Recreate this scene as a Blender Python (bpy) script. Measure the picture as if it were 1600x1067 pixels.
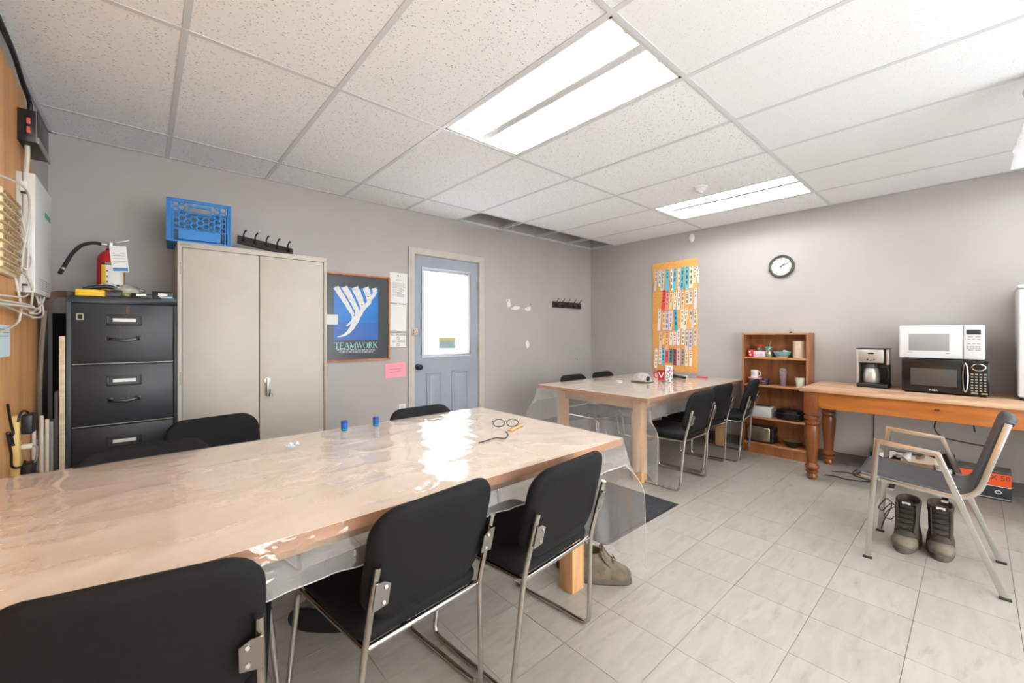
import bpy, bmesh, math, random
from mathutils import Vector, Matrix, noise
for o in list(bpy.data.objects): bpy.data.objects.remove(o)
SC = bpy.context.scene
COL = SC.collection
R = math.radians
random.seed(7)

# ---------------------------------------------------------------- camera, world, exposure
F_PX, CX, CY, YAW = 646.5, 800.0, 521.0, R(48.25)
CAM = Vector((-0.13, -3.803, 1.236))
cam = bpy.data.cameras.new('camera'); co = bpy.data.objects.new('camera', cam); COL.objects.link(co)
cam.sensor_width = 36; cam.lens = F_PX / 1600 * 36; cam.shift_y = -(533.5 - CY) / 1600
cam.clip_start = 0.02
co.location = CAM; co.rotation_euler = (R(90), 0, YAW - R(90))
SC.camera = co
w = bpy.data.worlds.new('world'); SC.world = w; w.use_nodes = True
w.node_tree.nodes['Background'].inputs[0].default_value = (0.985, 0.985, 0.99, 1)
w.node_tree.nodes['Background'].inputs[1].default_value = 7.8
vs = SC.view_settings
vs.view_transform = 'Standard'; vs.look = 'None'; vs.gamma = 1; vs.use_curve_mapping = False
vs.exposure = 0.38
TUBE_STRENGTH = 34.0

# pixel (1600x1067 frame) -> direction; distance always comes from a plane the thing touches
FW = Vector((math.cos(YAW), math.sin(YAW), 0)); RT = Vector((math.sin(YAW), -math.cos(YAW), 0)); UP = Vector((0, 0, 1))
def ray(x, y): return FW + RT * ((x - CX) / F_PX) - UP * ((y - CY) / F_PX)
def pZ(x, y, z): d = ray(x, y); return CAM + d * ((z - CAM.z) / d.z)
def pY(x, y, Y=0.0): d = ray(x, y); return CAM + d * ((Y - CAM.y) / d.y)
def pX(x, y, X): d = ray(x, y); return CAM + d * ((X - CAM.x) / d.x)

# ---------------------------------------------------------------- materials
def lin(c):
    c = c / 255.0
    return c / 12.92 if c <= 0.04045 else ((c + 0.055) / 1.055) ** 2.4
def rgb(c): return (lin(c[0]), lin(c[1]), lin(c[2]), 1)
MATS = {}
def newmat(name):
    m = bpy.data.materials.new(name); m.use_nodes = True
    nt = m.node_tree; p = nt.nodes['Principled BSDF']
    return m, nt, p
def N(nt, t, **kw):
    n = nt.nodes.new(t)
    for k, v in kw.items(): setattr(n, k, v)
    return n
def coords(nt, stretch=(1, 1, 1), src='Object'):
    tc = N(nt, 'ShaderNodeTexCoord'); mp = N(nt, 'ShaderNodeMapping')
    mp.inputs['Scale'].default_value = stretch
    nt.links.new(tc.outputs[src], mp.inputs[0])
    return mp.outputs[0]
def mat(name, c, rough=0.5, metal=0.0, var=0.0, vscale=8, bump=0.0, bscale=150, stretch=(1, 1, 1), coat=0.0, spec=0.5, c2=None, sheen=0):
    if name in MATS: return MATS[name]
    m, nt, p = newmat(name); MATS[name] = m
    p.inputs['Base Color'].default_value = rgb(c); p.inputs['Roughness'].default_value = rough
    p.inputs['Metallic'].default_value = metal; p.inputs['Coat Weight'].default_value = coat
    p.inputs['Specular IOR Level'].default_value = spec
    if sheen: p.inputs['Sheen Weight'].default_value = sheen
    if var or c2:
        v = coords(nt, stretch)
        nz = N(nt, 'ShaderNodeTexNoise'); nz.inputs['Scale'].default_value = vscale; nz.inputs['Detail'].default_value = 5
        nt.links.new(v, nz.inputs['Vector'])
        rp = N(nt, 'ShaderNodeValToRGB'); rp.color_ramp.elements[0].position = 0.3; rp.color_ramp.elements[1].position = 0.7
        a = c2 if c2 else tuple(max(0, x * (1 - var)) for x in c); b = c if c2 else tuple(min(255, x * (1 + var * .6)) for x in c)
        rp.color_ramp.elements[0].color = rgb(a); rp.color_ramp.elements[1].color = rgb(b)
        nt.links.new(nz.outputs[0], rp.inputs[0]); nt.links.new(rp.outputs[0], p.inputs['Base Color'])
    if bump:
        v = coords(nt, (1, 1, 1))
        nz = N(nt, 'ShaderNodeTexNoise'); nz.inputs['Scale'].default_value = bscale; nz.inputs['Detail'].default_value = 3
        nt.links.new(v, nz.inputs['Vector'])
        bp = N(nt, 'ShaderNodeBump'); bp.inputs['Strength'].default_value = bump; bp.inputs['Distance'].default_value = 0.002
        nt.links.new(nz.outputs[0], bp.inputs['Height']); nt.links.new(bp.outputs[0], p.inputs['Normal'])
    return m
def wood(name, c1, c2, stretch, rough=0.45, scale=3.0, coat=0.0, knots=None):
    if name in MATS: return MATS[name]
    m, nt, p = newmat(name); MATS[name] = m
    v = coords(nt, stretch)
    n1 = N(nt, 'ShaderNodeTexNoise'); n1.inputs['Scale'].default_value = scale; n1.inputs['Detail'].default_value = 8; n1.inputs['Distortion'].default_value = 0.6
    nt.links.new(v, n1.inputs['Vector'])
    rp = N(nt, 'ShaderNodeValToRGB'); e = rp.color_ramp.elements
    e[0].position = 0.28; e[1].position = 0.72; e[0].color = rgb(c1); e[1].color = rgb(c2)
    k = rp.color_ramp.elements.new(0.5); k.color = rgb(tuple((a * .4 + b * .6) for a, b in zip(c1, c2)))
    nt.links.new(n1.outputs[0], rp.inputs[0]); nt.links.new(rp.outputs[0], p.inputs['Base Color'])
    bp = N(nt, 'ShaderNodeBump'); bp.inputs['Strength'].default_value = 0.12; bp.inputs['Distance'].default_value = 0.001
    nt.links.new(n1.outputs[0], bp.inputs['Height']); nt.links.new(bp.outputs[0], p.inputs['Normal'])
    p.inputs['Roughness'].default_value = rough; p.inputs['Coat Weight'].default_value = coat
    return m
def emit(name, c, s):
    m, nt, p = newmat(name); MATS[name] = m
    p.inputs['Base Color'].default_value = rgb(c); p.inputs['Emission Color'].default_value = rgb(c); p.inputs['Emission Strength'].default_value = s
    return m
def clear(name, tint=(1, 1, 1), gloss=0.06, milky=0.0, rough=0.03, ior=1.45, bump=0.0, bscale=30, bdist=.004):
    m = bpy.data.materials.new(name); m.use_nodes = True; MATS[name] = m
    nt = m.node_tree; nt.nodes.clear()
    out = N(nt, 'ShaderNodeOutputMaterial')
    tr = N(nt, 'ShaderNodeBsdfTransparent'); tr.inputs[0].default_value = (*tint, 1)
    gl = N(nt, 'ShaderNodeBsdfGlossy'); gl.inputs['Roughness'].default_value = rough; gl.inputs[0].default_value = (1, 1, 1, 1)
    # thin film: Schlick reflectance, the same from both sides
    fr = N(nt, 'ShaderNodeLayerWeight'); fr.inputs['Blend'].default_value = .5
    pw = N(nt, 'ShaderNodeMath', operation='POWER'); pw.inputs[1].default_value = 5.0
    nt.links.new(fr.outputs['Facing'], pw.inputs[0])
    ad = N(nt, 'ShaderNodeMath', operation='MULTIPLY_ADD', use_clamp=True); ad.inputs[1].default_value = .9; ad.inputs[2].default_value = .04 + gloss
    nt.links.new(pw.outputs[0], ad.inputs[0])
    base = tr.outputs[0]
    if milky:
        df = N(nt, 'ShaderNodeBsdfDiffuse'); df.inputs[0].default_value = (.9, .9, .91, 1)
        tl = N(nt, 'ShaderNodeBsdfTranslucent'); tl.inputs[0].default_value = (.9, .9, .91, 1)
        m2 = N(nt, 'ShaderNodeMixShader'); m2.inputs[0].default_value = .4
        nt.links.new(df.outputs[0], m2.inputs[1]); nt.links.new(tl.outputs[0], m2.inputs[2])
        m1 = N(nt, 'ShaderNodeMixShader'); m1.inputs[0].default_value = milky
        nt.links.new(tr.outputs[0], m1.inputs[1]); nt.links.new(m2.outputs[0], m1.inputs[2]); base = m1.outputs[0]
    mx = N(nt, 'ShaderNodeMixShader')
    nt.links.new(ad.outputs[0], mx.inputs[0]); nt.links.new(base, mx.inputs[1]); nt.links.new(gl.outputs[0], mx.inputs[2])
    nt.links.new(mx.outputs[0], out.inputs[0])
    if bump:
        v = coords(nt, (1, 1, 1))
        nz = N(nt, 'ShaderNodeTexNoise'); nz.inputs['Scale'].default_value = bscale; nz.inputs['Detail'].default_value = 2; nz.inputs['Distortion'].default_value = 1.5
        nt.links.new(v, nz.inputs['Vector'])
        bp = N(nt, 'ShaderNodeBump'); bp.inputs['Strength'].default_value = bump; bp.inputs['Distance'].default_value = bdist
        nt.links.new(nz.outputs[0], bp.inputs['Height']); nt.links.new(bp.outputs[0], gl.inputs['Normal'])
        nt.links.new(bp.outputs[0], fr.inputs['Normal'])
    return m

def wall_mat(name, c):
    m, nt, p = newmat(name); MATS[name] = m
    tc = N(nt, 'ShaderNodeNewGeometry')
    n1 = N(nt, 'ShaderNodeTexNoise'); n1.inputs['Scale'].default_value = 1.6; n1.inputs['Detail'].default_value = 6
    nt.links.new(tc.outputs['Position'], n1.inputs['Vector'])
    rp = N(nt, 'ShaderNodeValToRGB'); e = rp.color_ramp.elements; e[0].position = .3; e[1].position = .7
    e[0].color = rgb(tuple(x * .975 for x in c)); e[1].color = rgb(tuple(x * 1.015 for x in c))
    nt.links.new(n1.outputs[0], rp.inputs[0])
    # small scuffs and marks
    v = N(nt, 'ShaderNodeTexVoronoi'); v.inputs['Scale'].default_value = 3.2; v.inputs['Randomness'].default_value = 1
    nt.links.new(tc.outputs['Position'], v.inputs['Vector'])
    lt = N(nt, 'ShaderNodeMath', operation='LESS_THAN'); lt.inputs[1].default_value = 0.022
    nt.links.new(v.outputs['Distance'], lt.inputs[0])
    mx = N(nt, 'ShaderNodeMix', data_type='RGBA'); mx.inputs['B'].default_value = rgb(tuple(x * .8 for x in c))
    ml = N(nt, 'ShaderNodeMath', operation='MULTIPLY'); ml.inputs[1].default_value = .5
    nt.links.new(lt.outputs[0], ml.inputs[0]); nt.links.new(ml.outputs[0], mx.inputs['Factor']); nt.links.new(rp.outputs[0], mx.inputs['A'])
    nt.links.new(mx.outputs['Result'], p.inputs['Base Color'])
    p.inputs['Roughness'].default_value = .55
    n2 = N(nt, 'ShaderNodeTexNoise'); n2.inputs['Scale'].default_value = 120
    nt.links.new(tc.outputs['Position'], n2.inputs['Vector'])
    bp = N(nt, 'ShaderNodeBump'); bp.inputs['Strength'].default_value = .08; bp.inputs['Distance'].default_value = .002
    nt.links.new(n2.outputs[0], bp.inputs['Height']); nt.links.new(bp.outputs[0], p.inputs['Normal'])
    return m
def tile_mat(name, c, fiss):
    """acoustic ceiling tile: worm-like fissures plus pin holes"""
    m, nt, p = newmat(name); MATS[name] = m
    g = N(nt, 'ShaderNodeNewGeometry')
    nw = N(nt, 'ShaderNodeTexNoise'); nw.inputs['Scale'].default_value = 30
    nt.links.new(g.outputs['Position'], nw.inputs['Vector'])
    sc = N(nt, 'ShaderNodeVectorMath', operation='SCALE'); sc.inputs['Scale'].default_value = .03 if fiss else .01
    nt.links.new(nw.outputs['Color'], sc.inputs[0])
    av = N(nt, 'ShaderNodeVectorMath', operation='ADD'); nt.links.new(g.outputs['Position'], av.inputs[0]); nt.links.new(sc.outputs[0], av.inputs[1])
    mp = N(nt, 'ShaderNodeMapping'); mp.inputs['Scale'].default_value = (34, 125, 60) if fiss else (110, 130, 100)
    mp.inputs['Rotation'].default_value = (0, 0, .5)
    nt.links.new(av.outputs[0], mp.inputs[0])
    v = N(nt, 'ShaderNodeTexVoronoi'); v.inputs['Scale'].default_value = 1
    nt.links.new(mp.outputs[0], v.inputs['Vector'])
    rp = N(nt, 'ShaderNodeValToRGB'); e = rp.color_ramp.elements
    e[0].position = .08 if fiss else .06; e[1].position = .17 if fiss else .18
    d = .28 if fiss else .6
    e[0].color = rgb(tuple(x * d for x in c)); e[1].color = rgb(c)
    dist = v.outputs['Distance']
    if fiss:      # a second family of fissures lying the other way
        mb = N(nt, 'ShaderNodeMapping'); mb.inputs['Scale'].default_value = (36, 118, 60); mb.inputs['Rotation'].default_value = (0, 0, -.75); mb.inputs['Location'].default_value = (3.3, 1.7, 0)
        nt.links.new(av.outputs[0], mb.inputs[0])
        vb = N(nt, 'ShaderNodeTexVoronoi'); vb.inputs['Scale'].default_value = 1; nt.links.new(mb.outputs[0], vb.inputs['Vector'])
        mn = N(nt, 'ShaderNodeMath', operation='MINIMUM'); nt.links.new(v.outputs['Distance'], mn.inputs[0]); nt.links.new(vb.outputs['Distance'], mn.inputs[1]); dist = mn.outputs[0]
    nt.links.new(dist, rp.inputs[0])
    nt.links.new(rp.outputs[0], p.inputs['Base Color'])
    p.inputs['Roughness'].default_value = .9; p.inputs['Specular IOR Level'].default_value = .1
    return m
def floor_mat(name, c):
    m, nt, p = newmat(name); MATS[name] = m
    g = N(nt, 'ShaderNodeNewGeometry'); oi = N(nt, 'ShaderNodeObjectInfo')
    mp = N(nt, 'ShaderNodeMapping'); mp.inputs['Scale'].default_value = (2.2, 9, 1)
    nt.links.new(g.outputs['Position'], mp.inputs[0])
    n1 = N(nt, 'ShaderNodeTexNoise'); n1.inputs['Scale'].default_value = 2.5; n1.inputs['Detail'].default_value = 7; n1.inputs['Distortion'].default_value = .8
    nt.links.new(mp.outputs[0], n1.inputs['Vector'])
    rp = N(nt, 'ShaderNodeValToRGB'); e = rp.color_ramp.elements; e[0].position = .3; e[1].position = .62
    e[0].color = rgb(tuple(x * .93 for x in c)); e[1].color = rgb(c)
    nt.links.new(n1.outputs[0], rp.inputs[0])
    # scuffs: dark streaks and smudges with their own outline
    mp2 = N(nt, 'ShaderNodeMapping'); mp2.inputs['Scale'].default_value = (1.6, 5, 1); mp2.inputs['Rotation'].default_value = (0, 0, .35)
    nt.links.new(g.outputs['Position'], mp2.inputs[0])
    n2 = N(nt, 'ShaderNodeTexNoise'); n2.inputs['Scale'].default_value = 3.1; n2.inputs['Detail'].default_value = 9; n2.inputs['Roughness'].default_value = .65
    nt.links.new(mp2.outputs[0], n2.inputs['Vector'])
    r2 = N(nt, 'ShaderNodeValToRGB'); e = r2.color_ramp.elements; e[0].position = .57; e[1].position = .76
    e[0].color = (0, 0, 0, 1); e[1].color = (1, 1, 1, 1)
    nt.links.new(n2.outputs[0], r2.inputs[0])
    ml = N(nt, 'ShaderNodeMath', operation='MULTIPLY'); ml.inputs[1].default_value = .75
    nt.links.new(r2.outputs[0], ml.inputs[0])
    mx = N(nt, 'ShaderNodeMix', data_type='RGBA'); mx.inputs['B'].default_value = rgb((128, 120, 108))
    nt.links.new(ml.outputs[0], mx.inputs['Factor']); nt.links.new(rp.outputs[0], mx.inputs['A'])
    hv = N(nt, 'ShaderNodeHueSaturation')
    mr = N(nt, 'ShaderNodeMapRange'); mr.inputs['To Min'].default_value = .96; mr.inputs['To Max'].default_value = 1.03
    nt.links.new(oi.outputs['Random'], mr.inputs[0]); nt.links.new(mr.outputs[0], hv.inputs['Value'])
    nt.links.new(mx.outputs['Result'], hv.inputs['Color']); nt.links.new(hv.outputs[0], p.inputs['Base Color'])
    rr = N(nt, 'ShaderNodeMapRange'); rr.inputs['To Min'].default_value = .30; rr.inputs['To Max'].default_value = .52
    nt.links.new(n1.outputs[0], rr.inputs[0]); nt.links.new(rr.outputs[0], p.inputs['Roughness'])
    p.inputs['Specular IOR Level'].default_value = .4
    return m

# ---------------------------------------------------------------- mesh builder
class B:
    def __init__(s, M=None):
        s.v = []; s.f = []; s.M = M or Matrix.Identity(4)
    def add(s, vs, fs):
        o = len(s.v); s.v += [s.M @ Vector(p) for p in vs]; s.f += [tuple(i + o for i in f) for f in fs]; return s
    def box(s, x0, x1, y0, y1, z0, z1):
        if x0 > x1: x0, x1 = x1, x0
        if y0 > y1: y0, y1 = y1, y0
        if z0 > z1: z0, z1 = z1, z0
        v = [(x, y, z) for z in (z0, z1) for y in (y0, y1) for x in (x0, x1)]
        return s.add(v, [(0, 2, 3, 1), (4, 5, 7, 6), (0, 1, 5, 4), (2, 6, 7, 3), (0, 4, 6, 2), (1, 3, 7, 5)])
    def sweep(s, pts, sec, closed=False, up=None, caps=True, scale=None):
        pts = [Vector(p) for p in pts]; n = len(pts); k = len(sec); vs = []
        T = []
        for i in range(n):
            a = pts[i - 1] if (i > 0 or closed) else pts[i]; b = pts[(i + 1) % n] if (i < n - 1 or closed) else pts[i]
            t1 = (pts[i] - a); t2 = (b - pts[i])
            t = (t1.normalized() if t1.length > 1e-9 else Vector()) + (t2.normalized() if t2.length > 1e-9 else Vector())
            T.append(t.normalized() if t.length > 1e-9 else Vector((0, 0, 1)))
        nrm = Vector(up) if up else (Vector((0, 0, 1)) if abs(T[0].z) < .9 else Vector((1, 0, 0)))
        for i in range(n):
            if up: u = Vector(up) - T[i] * T[i].dot(Vector(up))
            else: u = nrm - T[i] * T[i].dot(nrm)
            if u.length < 1e-6: u = T[i].orthogonal()
            u.normalize(); nrm = u; r = T[i].cross(u)
            # mitre
            m = 1.0
            if 0 < i < n - 1 or closed:
                d = (pts[(i + 1) % n] - pts[i])
                if d.length > 1e-9: m = 1 / max(.5, T[i].dot(d.normalized()))
            sc = scale[i] if scale else 1
            for (a, b) in sec: vs.append(pts[i] + (r * a + u * b) * sc * (m if not callable(m) else 1))
        fs = []
        for i in range(n if closed else n - 1):
            for j in range(k):
                a = i * k + j; b = i * k + (j + 1) % k; c = ((i + 1) % n) * k + (j + 1) % k; d = ((i + 1) % n) * k + j
                fs.append((a, b, c, d))
        if caps and not closed:
            fs.append(tuple(range(k))[::-1]); fs.append(tuple((n - 1) * k + j for j in range(k)))
        return s.add(vs, fs)
    def tube(s, pts, r, n=8, closed=False, scale=None):
        sec = [(math.cos(2 * math.pi * i / n) * r, math.sin(2 * math.pi * i / n) * r) for i in range(n)]
        return s.sweep(pts, sec, closed, scale=scale)
    def cyl(s, p0, p1, r0, r1=None, n=20):
        r1 = r0 if r1 is None else r1
        return s.tube([p0, p1], 1.0, n, scale=[r0, r1])
    def lathe(s, prof, n=28, c=(0, 0, 0), caps=True):
        vs = []; fs = []; k = len(prof)
        for (r, z) in prof:
            for i in range(n):
                a = 2 * math.pi * i / n; vs.append((c[0] + r * math.cos(a), c[1] + r * math.sin(a), c[2] + z))
        for j in range(k - 1):
            for i in range(n):
                fs.append((j * n + i, j * n + (i + 1) % n, (j + 1) * n + (i + 1) % n, (j + 1) * n + i))
        if caps:
            if prof[0][0] > 1e-6: fs.append(tuple(range(n))[::-1])
            if prof[-1][0] > 1e-6: fs.append(tuple((k - 1) * n + i for i in range(n)))
        return s.add(vs, fs)
    def prism(s, poly, z0, z1):
        k = len(poly)
        v = [(x, y, z0) for x, y in poly] + [(x, y, z1) for x, y in poly]
        return s.add(v, [tuple(range(k))[::-1], tuple(range(k, 2 * k))] + [(i, (i + 1) % k, k + (i + 1) % k, k + i) for i in range(k)])
    def loft(s, rings, cap0=True, cap1=True, closed=True):
        k = len(rings[0]); vs = [p for r in rings for p in r]; fs = []
        for j in range(len(rings) - 1):
            for i in range(k if closed else k - 1):
                fs.append((j * k + i, j * k + (i + 1) % k, (j + 1) * k + (i + 1) % k, (j + 1) * k + i))
        if cap0: fs.append(tuple(range(k))[::-1])
        if cap1: fs.append(tuple((len(rings) - 1) * k + i for i in range(k)))
        return s.add(vs, fs)
    def grid(s, nu, nv, fn):
        vs = [fn(i / nu, j / nv) for j in range(nv + 1) for i in range(nu + 1)]
        fs = [(j * (nu + 1) + i, j * (nu + 1) + i + 1, (j + 1) * (nu + 1) + i + 1, (j + 1) * (nu + 1) + i) for j in range(nv) for i in range(nu)]
        return s.add(vs, fs)
    def ell(s, c, rx, ry, rz, nu=16, nv=10):
        prof = [(math.sin(math.pi * j / nv), -math.cos(math.pi * j / nv)) for j in range(nv + 1)]
        rings = []
        for (r, z) in prof:
            rings.append([(c[0] + rx * max(r, 1e-4) * math.cos(2 * math.pi * i / nu), c[1] + ry * max(r, 1e-4) * math.sin(2 * math.pi * i / nu), c[2] + rz * z) for i in range(nu)])
        return s.loft(rings)
def fillet(pts, r, seg=5):
    """round the inner corners of a polyline"""
    pts = [Vector(p) for p in pts]; out = [pts[0]]
    for i in range(1, len(pts) - 1):
        a, b, c = pts[i - 1], pts[i], pts[i + 1]
        d1 = (a - b); d2 = (c - b); q = min(r, d1.length * .49, d2.length * .49)
        p1 = b + d1.normalized() * q; p2 = b + d2.normalized() * q
        for k in range(seg + 1):
            t = k / seg; out.append(p1 * (1 - t) ** 2 + b * 2 * t * (1 - t) + p2 * t * t)
    out.append(pts[-1]); return out
def spline(pts, n=6):
    pts = [Vector(p) for p in pts]; out = []
    for i in range(len(pts) - 1):
        p0 = pts[max(i - 1, 0)]; p1 = pts[i]; p2 = pts[i + 1]; p3 = pts[min(i + 2, len(pts) - 1)]
        for k in range(n):
            t = k / n
            out.append(0.5 * ((2 * p1) + (p2 - p0) * t + (2 * p0 - 5 * p1 + 4 * p2 - p3) * t * t + (3 * p1 - p0 - 3 * p2 + p3) * t ** 3))
    out.append(pts[-1]); return out
def rrect(w, h, r, n=5, cx=0, cy=0):
    out = []
    for (sx, sy, a0) in ((1, 1, 0), (-1, 1, 90), (-1, -1, 180), (1, -1, 270)):
        for k in range(n + 1):
            a = R(a0 + 90 * k / n); out.append((cx + sx * (w / 2 - r) + r * math.cos(a), cy + sy * (h / 2 - r) + r * math.sin(a)))
    return out
def O(name, b, m, parent=None, bevel=0.0, seg=2, smooth=True, ang=38, kind=None):
    me = bpy.data.meshes.new(name)
    me.from_pydata([tuple(p) for p in b.v], [], b.f)
    if bevel:
        bm = bmesh.new(); bm.from_mesh(me)
        bmesh.ops.remove_doubles(bm, verts=bm.verts, dist=1e-6)
        bmesh.ops.recalc_face_normals(bm, faces=bm.faces)
        ed = [e for e in bm.edges if len(e.link_faces) == 2 and e.calc_face_angle(0) > R(40)]
        bmesh.ops.bevel(bm, geom=ed, offset=bevel, segments=seg, affect='EDGES', profile=.5, clamp_overlap=True)
        bm.to_mesh(me); bm.free()
    else:
        bm = bmesh.new(); bm.from_mesh(me); bmesh.ops.recalc_face_normals(bm, faces=bm.faces); bm.to_mesh(me); bm.free()
    if smooth:
        me.polygons.foreach_set('use_smooth', [True] * len(me.polygons))
        me.set_sharp_from_angle(angle=R(ang))
    me.materials.append(m)
    o = bpy.data.objects.new(name, me); COL.objects.link(o)
    if parent: o.parent = parent
    if kind: o['kind'] = kind
    return o
def tag(o, label, cat, group=None):
    o['label'] = label; o['category'] = cat
    if group: o['group'] = group
    return o
def thing(name, loc, label, cat, rz=0, group=None):
    o = bpy.data.objects.new(name, None); COL.objects.link(o); o.empty_display_size = .05
    o.location = loc; o.rotation_euler = (0, 0, rz); tag(o, label, cat, group); return o
def WB(root):
    """builder taking world coordinates for a part of an unrotated thing"""
    return B(Matrix.Translation(-Vector(root.location)))
def dup(root, loc=None, rz=None, label=None):
    r = root.copy(); COL.objects.link(r)
    if loc is not None: r.location = loc
    if rz is not None: r.rotation_euler = (0, 0, rz)
    if label: r['label'] = label
    for ch in list(root.children):
        c = ch.copy(); COL.objects.link(c); c.parent = r
        for g in list(ch.children):
            d = g.copy(); COL.objects.link(d); d.parent = c
    return r
WALL_A = Matrix(((1, 0, 0, 0), (0, 0, -1, 0), (0, 1, 0, 0), (0, 0, 0, 1)))      # local x right, y up, z out of the wall
WALL_R = Matrix(((0, 0, -1, 0), (-1, 0, 0, 0), (0, 1, 0, 0), (0, 0, 0, 1)))
WALL_L = Matrix(((0, 0, 1, 0), (1, 0, 0, 0), (0, 1, 0, 0), (0, 0, 0, 1)))
def at(p, M): return Matrix.Translation(Vector(p)) @ M
def text(name, s, size, M, m, parent, extrude=.0003, align='CENTER', sx=1.0):
    cu = bpy.data.curves.new(name, 'FONT'); cu.body = s; cu.size = size; cu.align_x = align; cu.align_y = 'CENTER'; cu.extrude = extrude; cu.resolution_u = 2
    t = bpy.data.objects.new('tmp', cu); COL.objects.link(t)
    dg = bpy.context.evaluated_depsgraph_get(); me = bpy.data.meshes.new_from_object(t.evaluated_get(dg))
    bpy.data.objects.remove(t); me.name = name
    me.transform(M @ Matrix.Diagonal((sx, 1, 1, 1)))
    me.materials.clear(); me.materials.append(m)
    o = bpy.data.objects.new(name, me); COL.objects.link(o); o.parent = parent; return o

# ---------------------------------------------------------------- the room
XL, XR, YB, ZC = -0.565, 4.832, -5.6, 2.474
ZP = 3.0
m_wall = wall_mat('wall_paint', (178, 173, 169))
m_white = mat('white_paint', (226, 224, 220), .45)
m_casing = mat('casing_paint', (196, 188, 180), .45, var=.03)
m_grid = mat('ceiling_grid_metal', (216, 219, 222), .4)
m_tile = tile_mat('fissured_ceiling_tile', (247, 249, 251), True)
m_tile2 = tile_mat('pinhole_ceiling_tile', (240, 243, 245), False)
m_floor = floor_mat('vinyl_floor_tile', (167, 160, 150))
m_dark = mat('dark_plenum', (96, 92, 88), .9, var=.15)
m_chrome = mat('chrome', (205, 202, 198), .16, 1.0)
m_steel = mat('zinc_steel', (178, 176, 172), .38, 1.0)
m_black = mat('black_plastic', (26, 26, 28), .4)
m_blackm = mat('matte_black', (30, 30, 31), .7)
m_paper = mat('white_paper', (232, 232, 229), .8)
m_ink = mat('dark_ink', (58, 58, 60), .8)
m_greyink = mat('grey_ink', (150, 150, 150), .8)

# floor: slab with vinyl tiles laid on it
floor = O('floor', B().box(XL, XR, YB, 0, -.12, -.0035), mat('floor_joint', (105, 98, 88), .9), kind='structure', smooth=False)
floor['label'] = 'floor of beige vinyl tiles with dark hairline joints'
TS = .3048; gx0, gy0 = 1.737, -3.014; GAP = .0019
tile_me = None; cand = []; rest = B()
ix0 = math.floor((XL - gx0) / TS); ix1 = math.ceil((XR - gx0) / TS); iy0 = math.floor((YB - gy0) / TS); iy1 = math.ceil((0 - gy0) / TS)
for i in range(ix0, ix1):
    for j in range(iy0, iy1):
        x0, x1, y0, y1 = gx0 + i * TS + GAP / 2, gx0 + (i + 1) * TS - GAP / 2, gy0 + j * TS + GAP / 2, gy0 + (j + 1) * TS - GAP / 2
        full = x0 > XL and x1 < XR and y0 > YB and y1 < 0
        x0, x1, y0, y1 = max(x0, XL), min(x1, XR), max(y0, YB), min(y1, 0)
        if x1 - x0 < .005 or y1 - y0 < .005: continue
        c = Vector(((x0 + x1) / 2, (y0 + y1) / 2, 0)) - CAM; dep = c.dot(FW)
        vis = dep > .3 and abs(c.dot(RT) / dep) < 1.45 and 1.236 / dep < 1.1
        cand.append((0 if vis else 1, dep if vis else 99, x0, x1, y0, y1, full))
cand.sort()
proto = None
for n, (nv, d, x0, x1, y0, y1, full) in enumerate(cand):
    if nv or n >= 290:
        rest.box(x0, x1, y0, y1, -.0035, 0); continue
    if full and proto:
        t = proto.copy(); COL.objects.link(t); t.parent = floor; t.location = ((x0 + x1) / 2, (y0 + y1) / 2, 0)
    else:
        a, b_ = (x1 - x0) / 2, (y1 - y0) / 2
        t = O('floor_tile', B().box(-a, a, -b_, b_, -.0035, 0), m_floor, floor, smooth=False); t.location = ((x0 + x1) / 2, (y0 + y1) / 2, 0)
        if full: proto = t
O('far_floor_tiles', rest, m_floor, floor, smooth=False, kind='stuff')

# walls
DX0, DX1, DZ = 1.925, 2.756, 2.05
b = B(); b.box(XL - .1, DX0, 0, .12, -.1, ZP); b.box(DX1, XR + .1, 0, .12, -.1, ZP); b.box(DX0, DX1, 0, .12, DZ, ZP)
b.box(DX0, DX1, 0.0, .12, -.1, 0.0)
wall_far = O('wall_far', b, m_wall, kind='structure', smooth=False)
wall_right = O('wall_right', B().box(XR, XR + .1, YB, 0, -.1, ZP), m_wall, kind='structure', smooth=False)
wall_left = O('wall_left', B().box(XL - .1, XL, YB, 0, -.1, ZP), m_wall, kind='structure', smooth=False)
WX0, WX1, WZ0, WZ1 = -.35, 3.1, .30, 2.25
b = B(); b.box(XL - .1, WX0, YB - .12, YB, -.1, ZP); b.box(WX1, XR + .1, YB - .12, YB, -.1, ZP); b.box(WX0, WX1, YB - .12, YB, -.1, WZ0); b.box(WX0, WX1, YB - .12, YB, WZ1, ZP)
O('wall_back', b, m_wall, kind='structure', smooth=False)
b = B()
for x in [WX0 + (WX1 - WX0 - .05) * k / 4 for k in range(5)]: b.box(x, x + .05, YB - .09, YB - .03, WZ0, WZ1)
b.box(WX0, WX1, YB - .09, YB - .03, WZ0, WZ0 + .05); b.box(WX0, WX1, YB - .09, YB - .03, WZ1 - .05, WZ1)
added_win = O('added_window_1', b, m_white, kind='structure', smooth=False)  # window added in the unseen back wall to throw daylight on the ceiling
m_glass = clear('window_glass', (.97, .985, .98), .0, 0, .0, 1.45)
for k in range(4):
    O('pane', B().box(WX0 + .05 + k * (WX1 - WX0 - .05) / 4, WX0 + (k + 1) * (WX1 - WX0 - .05) / 4, YB - .065, YB - .06, WZ0 + .05, WZ1 - .05), m_glass, added_win, smooth=False)  # panes of the added back window
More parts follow.
